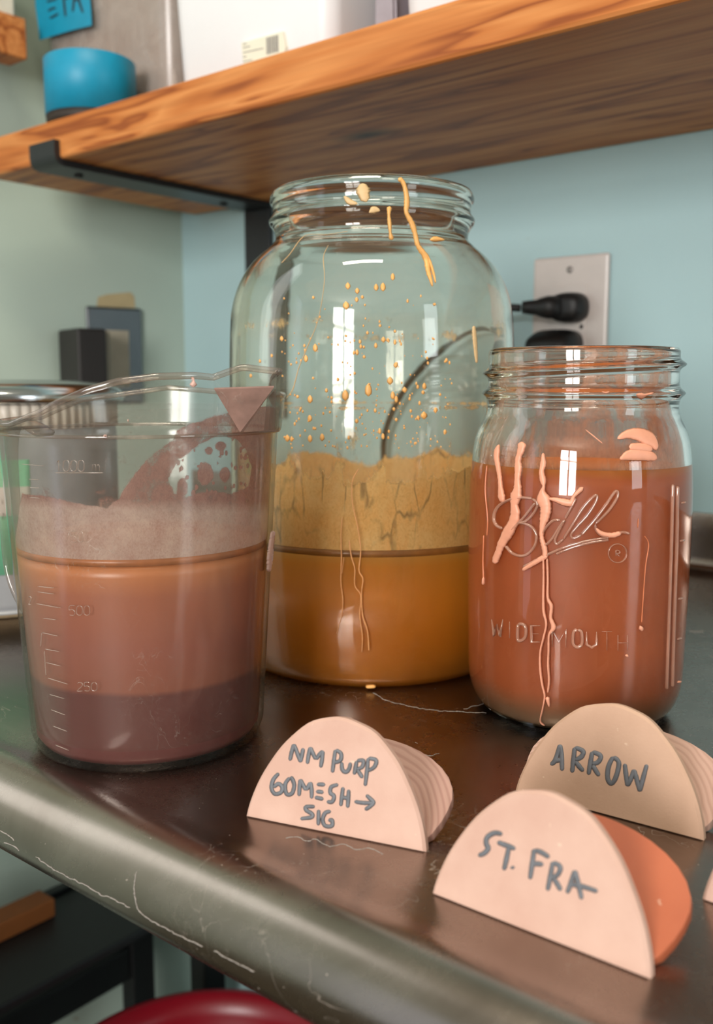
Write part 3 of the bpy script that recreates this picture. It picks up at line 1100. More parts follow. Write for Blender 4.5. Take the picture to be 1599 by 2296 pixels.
filmlathe('dried_film', MJ, MI, ZML - 0.001, zt - 0.001, 0.0004, M_mfilm, t_m, mcover, 90, 260)
M_raise = thin_clear('raised_glass', (0.98, 0.95, 0.92), (0.50, 0.36, 0.30), haze=0.42, hazec=(240, 176, 146), rough=0.06, f0=0.18)  # pinkish haze paints highlights on the letters, edge tint their dark outline
for nm_, its in (('script_emblem', EMB[:12]), ('raised_lettering', EMB[12:-8]), ('registered_mark', EMB[-8:-6]), ('panel_line', EMB[-6:])):
    mb = MB()
    for pl in its:
        stroke(mb, [(a, b, {'registered_mark': 2.8, 'raised_lettering': 7.6, 'panel_line': 5.4}.get(nm_, 7.0)) for a, b, c2 in pl], mm_, 0.0009, 2.5, 7, 0.0, smooth=(nm_ != 'raised_lettering' or len(pl) > 5))
    mb.build(nm_, M_raise, t_m, kind='stuff' if nm_ == 'panel_line' else None)
M_pink = plain('pink_glaze_drip', (228, 158, 128), 0.42, var=0.06, nscale=180)
_it = []
for off, pts in (
    (o5, [(228, 706, 10), (215, 745, 34), (212, 790, 34), (222, 850, 30), (233, 920, 26), (238, 980, 30), (243, 1040, 46), (252, 1075, 38)]),
    (o5, [(375, 688, 60), (368, 740, 50), (350, 800, 40), (350, 860, 50), (345, 930, 40), (345, 990, 56), (335, 1035, 78), (325, 1090, 56), (330, 1150, 64), (315, 1210, 70), (272, 1290, 70), (240, 1350, 56), (222, 1400, 44), (206, 1440, 44), (204, 1470, 36)]),
    (o5, [(510, 760, 16), (510, 830, 42), (500, 880, 34), (508, 935, 46), (514, 975, 20), (505, 1010, 46), (510, 1055, 90), (525, 1110, 80), (520, 1165, 70), (505, 1230, 40), (500, 1300, 30), (520, 1380, 40), (522, 1440, 30)]),
    (o5, [(545, 1052, 16), (590, 1060, 34), (640, 1075, 46), (690, 1080, 50), (705, 1040, 26), (750, 995, 34), (768, 980, 14)]),
    (o5, [(845, 1240, 14), (880, 1275, 34), (950, 1288, 36), (1010, 1272, 34)]),
    (o6, [(378, 225, 26), (430, 190, 34), (500, 150, 38), (540, 130, 30)]),
    (o6, [(512, 140, 14), (514, 260, 16), (512, 400, 18), (514, 490, 20), (530, 570, 16), (512, 660, 16), (492, 750, 14), (492, 860, 16), (505, 960, 16), (520, 1030, 14), (508, 1110, 12), (492, 1190, 10), (520, 1222, 8)]),
    (o6, [(536, 150, 14), (540, 280, 16), (540, 400, 18), (562, 455, 26), (558, 530, 24), (576, 592, 34), (548, 640, 18), (545, 740, 16), (542, 830, 16), (548, 930, 16), (540, 1010, 14)]),
    (o6, [(535, 1035, 34), (540, 1060, 26), (550, 1100, 10)]),
    (o6, [(1130, 580, 14), (1138, 600, 30), (1140, 615, 20)]), (o6, [(1035, 770, 24), (1055, 775, 24)]),
    (o6, [(130, 270, 6), (127, 318, 14)]), (o6, [(1370, 945, 20), (1392, 935, 14)]),
    (o5, [(1106, 382, 12), (1135, 395, 44), (1165, 388, 20), (1215, 372, 8)]), (o5, [(885, 366, 6), (910, 372, 12), (935, 366, 6)])):
    _it.append(cr(off, s5, pts))
each('pink_drip', _it, mm_, M_pink, t_m, 0.0010, 3.0, 7, 0.10)
_it = []
for pts in ([(985, 668, 20), (1050, 640, 60), (1120, 640, 84), (1180, 665, 96), (1222, 705, 60), (1232, 742, 20)], [(1000, 800, 16), (1060, 775, 70), (1130, 770, 84), (1195, 780, 70), (1238, 800, 40)],
            [(1060, 720, 50), (1150, 725, 60), (1210, 740, 40)], [(780, 610, 6), (830, 650, 10), (890, 700, 8)]):
    _it.append(cr(o5, s5, pts))
each('glaze_smear', _it, mm_, M_pink, t_m, 0.0007, 3.0, 9, 0.05)
_it = []
for off, pts in ((o5, [(150, 840, 5), (140, 1000, 5), (155, 1180, 6), (150, 1290, 8)]), (o6, [(130, 0, 5), (125, 160, 5), (128, 300, 10)]), (o6, [(1160, 5, 6), (1185, 60, 5), (1165, 200, 5), (1150, 400, 5), (1140, 560, 6)]), (o5, [(1120, 1180, 5), (1115, 1240, 5)])):
    _it.append(cr(off, s5, pts))
each('clear_run', _it, mm_, plain('thin_glaze_run', (206, 122, 84), 0.25), t_m, 0.0005, 3.0, 5, 0.1)

# ================================================================== JUG
JG = np.array([-0.0935, 0.418, 0.0])
jp = [(968, 303), (1130, 296), (1262, 285), (1390, 275.5), (1500, 264), (1600, 254), (1640, 250)]
jo = [(radof(h, y, JG[1]), zat(y, JG[1])) for y, h in jp][::-1]
ZR = 0.1365                                 # moulded ledge
rr_ = np.polyfit([z for r, z in jo], [r for r, z in jo], 1)
JR = lambda z: float(rr_[0] * z + rr_[1]) if z > 0.006 else float(rr_[0] * z + rr_[1]) - (0.006 - z) * 0.35
RJ = JR(ZR)
A_SP = math.radians(-35)                    # spout azimuth
jm_ = lambda x, y: hit(x, y, JG, JR)


_rt = []
for (x, y) in ((20, 951), (52, 938), (88, 924), (131, 900), (193, 875), (263, 855), (350, 844), (438, 842), (503, 848), (569, 865), (608, 884)):
    P_, n_ = hit(x, y, JG, lambda z: RJ + 0.0033)
    _rt.append((math.degrees(math.atan2(P_[1] - JG[1], P_[0] - JG[0])), P_[2]))
_rt = [(-180.0, 0.1395)] + [q for q in _rt if -176 < q[0] < 0] + [(40.0, 0.1500), (90.0, 0.1540), (130.0, 0.1480), (150.0, 0.1405), (180.0, 0.1395)]
_rt.sort()


def rimz(phi):
    return float(np.interp(math.degrees(math.atan2(math.sin(phi), math.cos(phi))), [q[0] for q in _rt], [q[1] for q in _rt]))


SPA, SPB, SPL = math.radians(-51), math.radians(-20), 0.0165     # where the lip leaves the wall, and how far it juts


def spoutf(phi):
    """how far the pointed lip stands out of the round wall"""
    if not (SPA < phi < SPB):
        return 0.0
    r0 = RJ + 0.002
    a_, b_ = (SPA, A_SP) if phi <= A_SP else (SPB, A_SP)
    p0 = np.array([math.cos(a_), math.sin(a_)]) * r0
    p1 = np.array([math.cos(A_SP), math.sin(A_SP)]) * (r0 + SPL)
    u = np.array([math.cos(phi), math.sin(phi)])
    e_ = p1 - p0
    den = u[0] * e_[1] - u[1] * e_[0]
    rr = (p0[0] * e_[1] - p0[1] * e_[0]) / den
    return max(0.0, (rr - r0) / SPL)


SPZ = 0.0050
M_jug = thin_clear('clear_polycarbonate', (0.965, 0.96, 0.94), (0.72, 0.70, 0.62), haze=0.022, hazec=(206, 200, 188), rough=0.12, f0=0.035, scratch=0.22)
M_jugrim = thin_clear('jug_rim_plastic', (0.9, 0.87, 0.84), (0.62, 0.52, 0.48), haze=0.12, hazec=(214, 190, 180), rough=0.05, f0=0.10)
t_g = thing('measuring_jug', 'scratched clear plastic measuring jug of mauve brown glaze, left of the big jar', 'jug', JG)
phis = np.unique(np.round(np.concatenate([np.linspace(-math.pi, math.pi, 240, endpoint=False), [SPA, SPB, A_SP], np.linspace(SPA, SPB, 15)]), 5))
nphi = len(phis)
zs_lo = list(np.concatenate([[0.0, 0.001, 0.0025, 0.0045, 0.007], np.linspace(0.012, ZR - 0.0015, 24)]))
JW = 0.0020
VV, FF = [], []
rowsj = []
for z in zs_lo:
    rowsj.append([((JR(z)), z) for p in phis])
rowsj.append([(RJ + 0.0002, ZR - 0.0008) for p in phis])
rowsj.append([(RJ + 0.0016, ZR) for p in phis])
NU = 12
for u in np.linspace(0.04, 1, NU):
    row = []
    for p in phis:
        s_ = spoutf(p)
        zt_ = rimz(p) + SPZ * min(1.0, s_ * 2.5)
        row.append((RJ + 0.0017 + 0.0016 * u + SPL * s_, ZR + (zt_ - ZR) * u))
    rowsj.append(row)
nout = len(rowsj)
inner = [[(r - JW, z + (0.0 if k2 > 4 else 0.0026)) for (r, z) in row] for k2, row in enumerate(rowsj)]
allrows = rowsj + inner[::-1]
for row in allrows:
    for (r, z), p in zip(row, phis):
        VV.append([JG[0] + r * math.cos(p), JG[1] + r * math.sin(p), z])
for i in range(len(allrows) - 1):
    for j in range(nphi):
        j2 = (j + 1) % nphi
        FF.append((i * nphi + j, i * nphi + j2, (i + 1) * nphi + j2, (i + 1) * nphi + j))
FF.append(tuple(range(nphi))[::-1])
FF.append(tuple((len(allrows) - 1) * nphi + j for j in range(nphi)))
o = mesh('jug_body', VV, FF, M_jug, t_g)
fix_normals(o)
# bead round the rim
rim = []
for p in phis:
    s_ = spoutf(p)
    zt_ = rimz(p) + SPZ * min(1.0, s_ * 2.5)
    r_ = RJ + 0.0025 + SPL * s_
    rim.append(np.array([JG[0] + r_ * math.cos(p), JG[1] + r_ * math.sin(p), zt_]))
rim.append(rim[0])
mb = MB()
tube3(mb, rim, 0.0013, 8)
mb.build('rim_bead', M_jugrim, t_g)
# ledge line
mb = MB()
tube3(mb, [np.array([JG[0] + (RJ + 0.0006) * math.cos(p), JG[1] + (RJ + 0.0006) * math.sin(p), ZR - 0.0004]) for p in np.linspace(0, 2 * math.pi, 200)], 0.0008, 6)
mb.build('ledge', M_jugrim, t_g)
# handle: flat strap leaving at the rim, opposite the spout
A_H = math.radians(150)
hp = [(0.0600, 0.1330), (0.0720, 0.1375), (0.0830, 0.1350), (0.0862, 0.122), (0.0862, 0.100), (0.0855, 0.076), (0.0825, 0.061), (0.0740, 0.048), (0.0630, 0.039), (0.0530, 0.034)]
hp = smoothprof(hp, 6)
ca, sa = math.cos(A_H), math.sin(A_H)
rows = []
for i, (r, z) in enumerate(hp):
    t_ = hp[min(i + 1, len(hp) - 1)] - hp[max(i - 1, 0)]
    t_ = t_ / np.linalg.norm(t_)
    nx = np.array([t_[1], -t_[0]])
    ring = []
    for a in np.linspace(0, 2 * math.pi, 14, endpoint=False):
        w = 0.0062 * math.copysign(abs(math.cos(a)) ** 0.6, math.cos(a))
        h_ = 0.0017 * math.copysign(abs(math.sin(a)) ** 0.6, math.sin(a))
        rr2 = r + nx[0] * h_
        zz2 = z + nx[1] * h_
        ring.append([JG[0] + rr2 * ca - sa * w, JG[1] + rr2 * sa + ca * w, zz2])
    rows.append(ring)
V, Fc = frames_strip(rows)
o = mesh('handle', V, Fc, M_jugrim, t_g)
fix_normals(o)
# glaze inside, two settled layers
ZJL, ZJ2 = 0.0862, 0.0345
M_jl = liquid('mauve_glaze', [(0.0, (100, 54, 52)), (0.375, (102, 55, 52)), (0.400, (142, 82, 66)), (0.6, (152, 88, 74)), (0.85, (168, 100, 76)), (0.97, (198, 124, 80)), (1.0, (182, 106, 58))], 0.0, ZJL, 0.35)
lathe('glaze', [(0, 0.0030), (JR(0.003) - JW - .001, 0.0030)] + [(JR(z) - JW - 0.0002, z) for z in np.linspace(0.006, ZJL, 16)] + [(JR(ZJL) - JW - 0.0014, ZJL - 0.0004), (JR(ZJL) - 0.006, ZJL - 0.0012), (0, ZJL - 0.0012)], JG, M_jl, t_g, nseg=128)
M_jfilm = film('mauve_dried_film', (186, 150, 142), (212, 186, 176), scale=90, contrast=0.16, maxa=0.9, tone=((146, 92, 84), (180, 132, 122)))


lathe('wet_line', [(JR(ZJL) - JW - .0007, ZJL - .0005), (JR(ZJL) - JW - .0001, ZJL - .0005), (JR(ZJL) - JW - .0001, ZJL + .0022), (JR(ZJL) - JW - .0006, ZJL + .0024)], JG, plain('orange_wet_line', (172, 104, 62), 0.35, var=0.2, nscale=120), t_g, nseg=120, closed=True)


def inpoly(px, py, poly):
    ins = np.zeros(len(px), bool)
    dmin = np.full(len(px), 1e9)
    n_ = len(poly)
    for i in range(n_):
        x1, y1 = poly[i]
        x2, y2 = poly[(i + 1) % n_]
        c_ = ((y1 > py) != (y2 > py)) & (px < (x2 - x1) * (py - y1) / (y2 - y1 + 1e-12) + x1)
        ins ^= c_
        L2 = (x2 - x1) ** 2 + (y2 - y1) ** 2 + 1e-9
        t = np.clip(((px - x1) * (x2 - x1) + (py - y1) * (y2 - y1)) / L2, 0, 1)
        dmin = np.minimum(dmin, np.hypot(px - x1 - t * (x2 - x1), py - y1 - t * (y2 - y1)))
    return np.where(ins, dmin, -dmin)


main_p = [(20, 1300), (48, 1105), (105, 1110), (150, 1122), (240, 1138), (268, 1112), (300, 1065), (325, 1030), (345, 1012), (385, 985), (395, 962), (420, 950), (470, 935), (520, 918), (560, 905), (640, 900), (650, 1300)]
clear_p = [(380, 1075), (400, 1035), (445, 1000), (490, 978), (530, 985), (550, 1010), (562, 1050), (555, 1090), (520, 1105), (470, 1100), (420, 1112), (392, 1105)]
_r5 = np.random.default_rng(5)
spots_ = [(_r5.uniform(400, 575), _r5.uniform(985, 1108), _r5.uniform(2, 6), _r5.uniform(3, 9)) for _ in range(46)] + [(408, 1095, 14, 26), (460, 1062, 18, 26), (505, 1065, 13, 18), (468, 1010, 10, 10), (495, 1000, 14, 12)]


def jcover(V, phi):
    px, py = proj_v(V)
    front = (V[:, 1] - JG[1]) < 0.012
    d1 = inpoly(px, py, main_p)
    d2 = inpoly(px, py, clear_p)
    c1 = np.clip(0.5 + d1 / 9, 0, 1.05)
    c2 = np.clip(0.5 + d2 / 8, 0, 1)
    c_ = c1 * (1 - 0.82 * c2)
    for (sx, sy, rx, ry) in spots_:
        e = ((px - sx) / rx) ** 2 + ((py - sy) / ry) ** 2
        c_ = np.maximum(c_, np.clip(1.6 - e, 0, 1.1))
    low = np.clip((py - 1120) / 60, 0, 1)
    c_ = c_ * (0.80 + 0.25 * low)
    c_ = np.maximum(c_, 0.22 + 0.10 * fbm1(phi, 4, 3, 4))
    back = np.clip(0.34 + (0.104 + 0.006 * fbm1(phi, 9, 3, 3) - V[:, 2]) * 30, 0.20, 0.9)
    return np.where(front, c_, back)


def proj_v(V):
    v = V - O_
    a = v @ F_
    return CX + FPX * (v @ R_) / a, CY - FPX * (v @ U_) / a


of = filmlathe('dried_film', JG, lambda z: JR(z) - JW, ZJL - 0.001, ZR + 0.010, 0.0004, M_jfilm, t_g, jcover, 190, 520)
_V = np.array([v.co[:] for v in of.data.vertices]) + JG
_px, _py = proj_v(_V)
attr(of, 'tone', np.clip((_py - 1118 - 0.02 * (_px - 300)) / 26, 0, 1))
# mauve slip dried in the pouring lip
M_mauve = plain('mauve_dried_slip', (176, 138, 130), 0.5, var=0.22, nscale=140, bump=0.3)


def jp3(phi, r, z):
    return np.array([JG[0] + r * math.cos(phi), JG[1] + r * math.sin(phi), z])


K0 = jp3(A_SP - math.radians(1), RJ - 0.0010, ZR + 0.0008)
K1 = jp3(A_SP + math.radians(1), RJ - 0.0010, ZR + 0.0008)
TT = jp3(A_SP, RJ + SPL - 0.0005, rimz(A_SP) - 0.0005)
AA = jp3(SPA + .02, RJ + 0.001, rimz(SPA) - 0.004)
BB = jp3(SPB - .02, RJ + 0.001, rimz(SPB) - 0.001)
dz = np.array([0, 0, -0.0006])
Vt = [K0, TT, AA, BB, K1]
Vt = Vt + [v + dz for v in Vt]
o = mesh('spout_channel', Vt, [(0, 1, 2), (0, 4, 1), (4, 3, 1), (5, 7, 6), (5, 6, 9), (9, 6, 8), (0, 2, 7, 5), (2, 1, 6, 7), (1, 3, 8, 6), (3, 4, 9, 8), (4, 0, 5, 9)], M_mauve, t_g, smooth=False)
M_palepink = plain('pale_pink_glaze', (214, 172, 158), 0.45)
jr_ = lambda x, y: hit(x, y, JG, lambda z: JR(z) if z < ZR else RJ + 0.0026)
each('glaze_drip', [cr((0, 780), 2.284, p_) for p_ in ([(984, 148, 22), (990, 170, 14), (990, 190, 40), (990, 202, 22)], [(535, 445, 20), (542, 462, 24)], [(655, 365, 6), (658, 380, 8)])], jr_, M_palepink, t_g, 0.001, 2.0)
each('glaze_drip', [[(612, 1190, 9), (608, 1225, 13), (605, 1255, 14), (602, 1282, 8)]], jm_, M_palepink, t_g, 0.0008, 2.5)
# raised scale and numbers
mb = MB()
oj, sj = (0, 1280), 2.46
for a, b, c_, d_ in ((205, 85, 300, 95), (205, 115, 300, 128), (200, 180, 335, 205), (235, 260, 310, 270), (232, 340, 320, 360), (245, 430, 325, 445), (255, 505, 335, 525), (262, 590, 375, 625), (272, 680, 355, 705), (282, 765, 360, 795), (292, 855, 370, 885), (307, 960, 380, 990), (232, 340, 225, 420), (245, 440, 255, 580)):
    stroke(mb, cr(oj, sj, [(a, b, 5), ((a + c_) / 2, (b + d_) / 2, 5), (c_, d_, 5)]), jm_, 0.00035, 4, 5, smooth=True)
for a, b, c_, d_ in ((110, 595, 225, 605), (145, 672, 200, 676), (150, 715, 200, 718), (150, 765, 205, 770), (280, 640, 530, 640)):
    stroke(mb, cr((0, 780), 2.284, [(a, b, 5), ((a + c_) / 2, (b + d_) / 2, 5), (c_, d_, 5)]), jm_, 0.00035, 4, 5)
for txt, x0, x1, y0, y1, of, sc_ in (('500', 378, 500, 192, 245, oj, sj), ('250', 422, 540, 615, 662, oj, sj), ('1000', 282, 435, 575, 633, (0, 780), 2.284), ('750', 325, 430, 940, 995, (0, 780), 2.284), ('ml', 470, 560, 580, 630, (0, 780), 2.284), ('2', 158, 176, 140, 185, oj, sj)):
    wch = (x1 - x0) / len(txt)
    for i, ch in enumerate(txt):
        for g in glyph(ch, x0 + i * wch + wch * .12, y0, x0 + (i + 1) * wch - wch * .12, y1, 5):
            stroke(mb, cr(of, sc_, g), jm_, 0.00035, 3, 5, smooth=len(g) > 5)
mb.build('scale_marks', thin_clear('raised_plastic', (0.97, 0.95, 0.93), (0.6, 0.5, 0.45), haze=0.22, hazec=(226, 200, 186), rough=0.08, f0=0.12), t_g)

# ================================================================== CLAY NAME TILES
def clay(name, c1, c2, rough=0.72):
    t = NT(name)
    v = t.coord()
    n1 = t.noise(v, 45, 4)
    n2 = t.noise(v, 900, 2, 0.7)
    col = t.ramp(n1, [(0.35, lin(c1)), (0.68, lin(c2))])
    sp = t.ramp(t.noise(v, 330, 2), [(0.74, (0, 0, 0)), (0.78, (1, 1, 1))])
    col = t.mixc(t.math('MULTIPLY', sp, 0.35), col, lin((246, 226, 200)))
    b = t.bsdf(col, rough)
    t.l(t.bump(n2, 0.25, 0.0002), b.inputs['Normal'])
    return t.done(b)


M_clay = clay('pale_pink_clay', (202, 162, 146), (213, 176, 160))
M_clay2 = clay('tan_pink_clay', (196, 158, 134), (206, 168, 144))
M_ink = plain('grey_underglaze', (104, 106, 112), 0.5, var=0.22, nscale=260)


def ridged(name, c1, c2):
    t = NT(name)
    v = t.coord()
    ln_ = t.n('ShaderNodeVectorMath', operation='DISTANCE')
    t.l(v, ln_.inputs[0])
    ln_.inputs[1].default_value = (-0.012, 0.0, 0.004)
    n1 = t.noise(v, 30, 2, 0.4, 0.6)
    ds_ = t.math('ADD', ln_.outputs['Value'], t.math('MULTIPLY', n1, 0.012))
    wv = t.math('SINE', t.math('MULTIPLY', ds_, 2600))
    msk = t.ramp(ds_, [(0.0395, (0,) * 3), (0.043, (1,) * 3)])
    wv = t.math('MULTIPLY', wv, msk)
    w = t.n('ShaderNodeMapRange')
    t.l(wv, w.inputs[0])
    w.inputs[1].default_value = -1
    w.inputs[2].default_value = 1
    col = t.ramp(w.outputs[0], [(0.1, lin(c1)), (0.5, lin(c2))])
    b = t.bsdf(col, 0.6)
    t.l(t.bump(w.outputs[0], 0.35, 0.0006), b.inputs['Normal'])
    return t.done(b)


M_mauve_clay = ridged('mauve_ridged_clay', (170, 128, 116), (186, 146, 132))
M_arrow_clay = ridged('tan_ridged_clay', (186, 148, 132), (200, 162, 146))
M_orange_clay = clay('orange_glazed_clay', (180, 92, 60), (188, 100, 66), 0.42)


def tile(px0, px1, label, front_mat, flap_mat, strokes, off, s, lean=12, flean=61, fh=0.0405, W=None, group=None):
    a = onz(*px0)
    b = onz(*px1)
    Wd = np.linalg.norm(b - a)
    e = (b - a) / Wd
    back = np.array([-e[1], e[0], 0])
    mid = (a + b) / 2
    t = thing('name_tile', label, 'tile', mid, group)
    la = math.radians(lean)
    v = ZV * math.cos(la) + back * math.sin(la)
    nn = np.cross(e, v)                       # towards the camera side
    if nn @ back > 0:
        nn = -nn
    a0 = Wd / 2
    T_ = 0.0042
    # outline of the front half disc
    pts = []
    for i in range(49):
        th = math.pi * i / 48
        x = -math.cos(th)
        y = max(0.0, 1 - x * x) ** 0.70
        jit = 1 + 0.006 * math.sin(th * 7 + a0 * 900) + 0.004 * math.sin(th * 17)
        pts.append((x * a0 * (1.0), y * fh * jit))
    def front_pt(u, h, dep, ins=0.0):
        return mid + e * u + v * max(h, 0) + (-nn) * dep
    mb = MB()
    ringsF = []
    for dep, ins in ((0.0007, 0.0), (0.0, 0.0008), (None, None)):
        pass
    layers = [(0.0, 0.0010), (0.0009, 0.0), (T_ - 0.0008, 0.0), (T_, 0.0009)]
    V, Fc = [], []
    k_ = len(pts)
    for dep, ins in layers:
        for (u, h) in pts:
            f_ = 1 - ins / a0
            hh = h * (1 - ins / fh)
            V.append(front_pt(u * f_, hh + (ins * 0.5 if h < 1e-6 else 0), dep))
    for l_ in range(3):
        for i in range(k_):
            i2 = (i + 1) % k_
            Fc.append((l_ * k_ + i, l_ * k_ + i2, (l_ + 1) * k_ + i2, (l_ + 1) * k_ + i))
    # face fans toward the base line centre
    for l_, rev in ((0, 1), (3, 0)):
        base = l_ * k_
        f = tuple(range(base, base + k_))
        Fc.append(f[::-1] if rev else f)
    Vn = np.array(V)
    Vn[:, 2] = np.maximum(Vn[:, 2], 0.0)
    o = mesh('front_face', Vn, Fc, front_mat, t, smooth=False)
    fix_normals(o)
    # back flap: same disc half leaning far back, softly dished
    fl = math.radians(flean)
    V, Fc = [], []
    NU_, NR = 40, 12
    def flap_pt(u, s_, dep):
        # s_ runs up the flap
        q = s_ / 0.043
        bo_ = 0.0030 + s_ * math.sin(fl) - 0.0 * q
        zz = 0.0014 + s_ * math.cos(fl) + 0.0040 * (q * q - q) - 0.0025 * (u / a0) ** 2 * (1 - q) * 0
        P = mid + e * u + back * bo_ + ZV * zz
        nb = back * (-math.cos(fl)) + ZV * math.sin(fl)
        return P - nb * dep
    grid = {}
    kx = a0 / 0.0345
    for layer, dep in ((0, 0.0), (1, 0.0036)):
        for j in range(NR + 1):
            q_ = math.sin(math.pi / 2 * j / NR)
            s_ = 0.0420 * q_
            if s_ > 0.020:
                wd = 0.0370 * math.sqrt(max(0.0, 1 - ((s_ - 0.020) / 0.0221) ** 2))
            else:
                wd = 0.0370 - 0.0050 * ((0.020 - s_) / 0.020) ** 2
            for i in range(NU_ + 1):
                u = wd * kx * math.sin(math.pi / 2 * (2 * i / NU_ - 1))
                P = flap_pt(u, s_, dep)
                P[2] = max(P[2], 0.0)
                grid[(layer, i, j)] = len(V)
                V.append(P)
    for i in range(NU_):
        for j in range(NR):
            Fc.append((grid[(0, i, j)], grid[(0, i + 1, j)], grid[(0, i + 1, j + 1)], grid[(0, i, j + 1)]))
            Fc.append((grid[(1, i, j)], grid[(1, i, j + 1)], grid[(1, i + 1, j + 1)], grid[(1, i + 1, j)]))
        Fc.append((grid[(0, i, NR)], grid[(0, i + 1, NR)], grid[(1, i + 1, NR)], grid[(1, i, NR)]))
        Fc.append((grid[(0, i, 0)], grid[(1, i, 0)], grid[(1, i + 1, 0)], grid[(0, i + 1, 0)]))
    for j in range(NR):
        Fc.append((grid[(0, 0, j)], grid[(0, 0, j + 1)], grid[(1, 0, j + 1)], grid[(1, 0, j)]))
        Fc.append((grid[(0, NU_, j)], grid[(1, NU_, j)], grid[(1, NU_, j + 1)], grid[(0, NU_, j + 1)]))
    o = mesh('back_flap', V, Fc, flap_mat, t, label='back half in ' + flap_mat.name.replace('_', ' ') if flap_mat is M_orange_clay else None)
    fix_normals(o)
    bevel(o, 0.001, 2)
    # brush lettering
    if strokes:
        mb = MB()
        mf = lambda x, y: (onpl(x, y, mid, nn), nn)
        for pl in strokes:
            stroke(mb, cr(off, s, pl), mf, 0.00028, 2.0, 5, 0.05, smooth=len(pl) > 2, sink=0.0001)
        mb.build('lettering', M_ink, t)
    return t


def st(w, *pls):
    out = []
    for pl in pls:
        n_ = len(pl)
        q = []
        for i, p_ in enumerate(pl):
            q.append((p_[0], p_[1], w * (1.0 if 0 < i < n_ - 1 else 0.85)))
        if n_ == 2:
            q = [q[0], ((pl[0][0] + pl[1][0]) / 2, (pl[0][1] + pl[1][1]) / 2, w * 1.05), q[1]]
        out.append(q)
    return out


NM = st(26, [(400, 388), (410, 340), (424, 288)], [(424, 288), (445, 345), (464, 398)], [(464, 398), (473, 350), (480, 312)],
        [(504, 408), (512, 355), (522, 306)], [(522, 306), (538, 345), (556, 382)], [(556, 382), (578, 350), (600, 328)], [(598, 328), (592, 380), (584, 430)],
        [(654, 460), (663, 390), (672, 322)], [(672, 322), (705, 345), (702, 385), (664, 402)],
        [(710, 396), (713, 440), (735, 456), (755, 435), (762, 398)],
        [(784, 472), (793, 425), (800, 388)], [(800, 388), (838, 388), (832, 425), (797, 440)], [(802, 440), (820, 468), (836, 492)],
        [(850, 540), (860, 455), (868, 372)], [(868, 372), (915, 385), (905, 425), (866, 450)],
        [(335, 462), (302, 500), (290, 550), (310, 586), (346, 578), (355, 548), (332, 526), (300, 548)],
        [(400, 488), (372, 530), (380, 586), (412, 584), (426, 535), (412, 494), (400, 488)],
        [(455, 600), (458, 550), (462, 498)], [(462, 498), (480, 535), (496, 566)], [(496, 566), (512, 540), (522, 516)], [(524, 514), (530, 565), (530, 615)],
        [(560, 530), (588, 530), (612, 532)], [(556, 572), (580, 574), (602, 578)], [(548, 606), (575, 612), (602, 618)],
        [(690, 530), (648, 545), (642, 580), (664, 600), (652, 634), (620, 632)],
        [(704, 660), (711, 600), (718, 545)], [(745, 670), (749, 615), (752, 560)], [(708, 606), (730, 610), (750, 614)],
        [(785, 632), (840, 640), (898, 640)], [(855, 592), (880, 615), (900, 638), (878, 662), (848, 682)],
        [(550, 662), (498, 664), (498, 684), (532, 706), (528, 726), (462, 735)], [(572, 680), (571, 728), (570, 775)],
        [(646, 690), (612, 700), (596, 740), (610, 776), (650, 778), (652, 745), (628, 745)])
AR = st(26, [(765, 355), (790, 330), (815, 250)], [(815, 250), (822, 310), (825, 385)], [(782, 335), (800, 332), (822, 330)],
        [(876, 395), (883, 330), (890, 264)], [(890, 264), (932, 285), (922, 315), (888, 330)], [(893, 335), (912, 362), (935, 388)],
        [(960, 406), (970, 345), (980, 286)], [(980, 286), (1022, 308), (1010, 340), (978, 350)], [(982, 356), (998, 385), (1016, 412)],
        [(1088, 312), (1064, 360), (1058, 420), (1076, 450), (1100, 420), (1116, 345), (1088, 312)],
        [(1146, 348), (1152, 400), (1160, 465)], [(1160, 465), (1178, 425), (1194, 378)], [(1194, 378), (1208, 430), (1224, 492)], [(1224, 492), (1240, 425), (1260, 352)])
SF = st(28, [(520, 710), (478, 704), (440, 728), (436, 760), (446, 782), (425, 808), (394, 820)], [(492, 750), (540, 768), (586, 786)], [(552, 776), (540, 835), (526, 896)], [(569, 872), (571, 882), (573, 890)],
        [(682, 785), (672, 860), (660, 942)], [(682, 790), (722, 805), (760, 830)], [(672, 862), (700, 862), (730, 866)],
        [(778, 850), (765, 925), (750, 1000)], [(778, 852), (815, 878), (802, 918), (770, 934)], [(780, 934), (800, 965), (820, 1000)],
        [(890, 895), (872, 955), (850, 1014)], [(890, 895), (908, 965), (926, 1045)], [(858, 965), (935, 980), (1008, 1004)])
tile((550.5, 1832), (954, 1913), 'pale clay name tile brushed NM PURP 60 MESH SIG, nearest the jug', M_clay, M_mauve_clay, NM, (500, 1560), 2.665, group=None)
tile((1154.5, 1774), (1577, 1887), 'tan pink clay name tile brushed ARROW, standing before the canning jar', M_clay2, M_arrow_clay, AR, (900, 1560), 2.2876)
tile((967, 2005), (1457, 2199), 'nearest clay name tile brushed ST. FRA with orange glazed back half', M_clay, M_orange_clay, SF, (900, 1560), 2.2876)
tile((1573, 2018), (2050, 2190), 'clay name tile cut off by the right edge of the photo', M_clay, M_mauve_clay, None, None, 1)

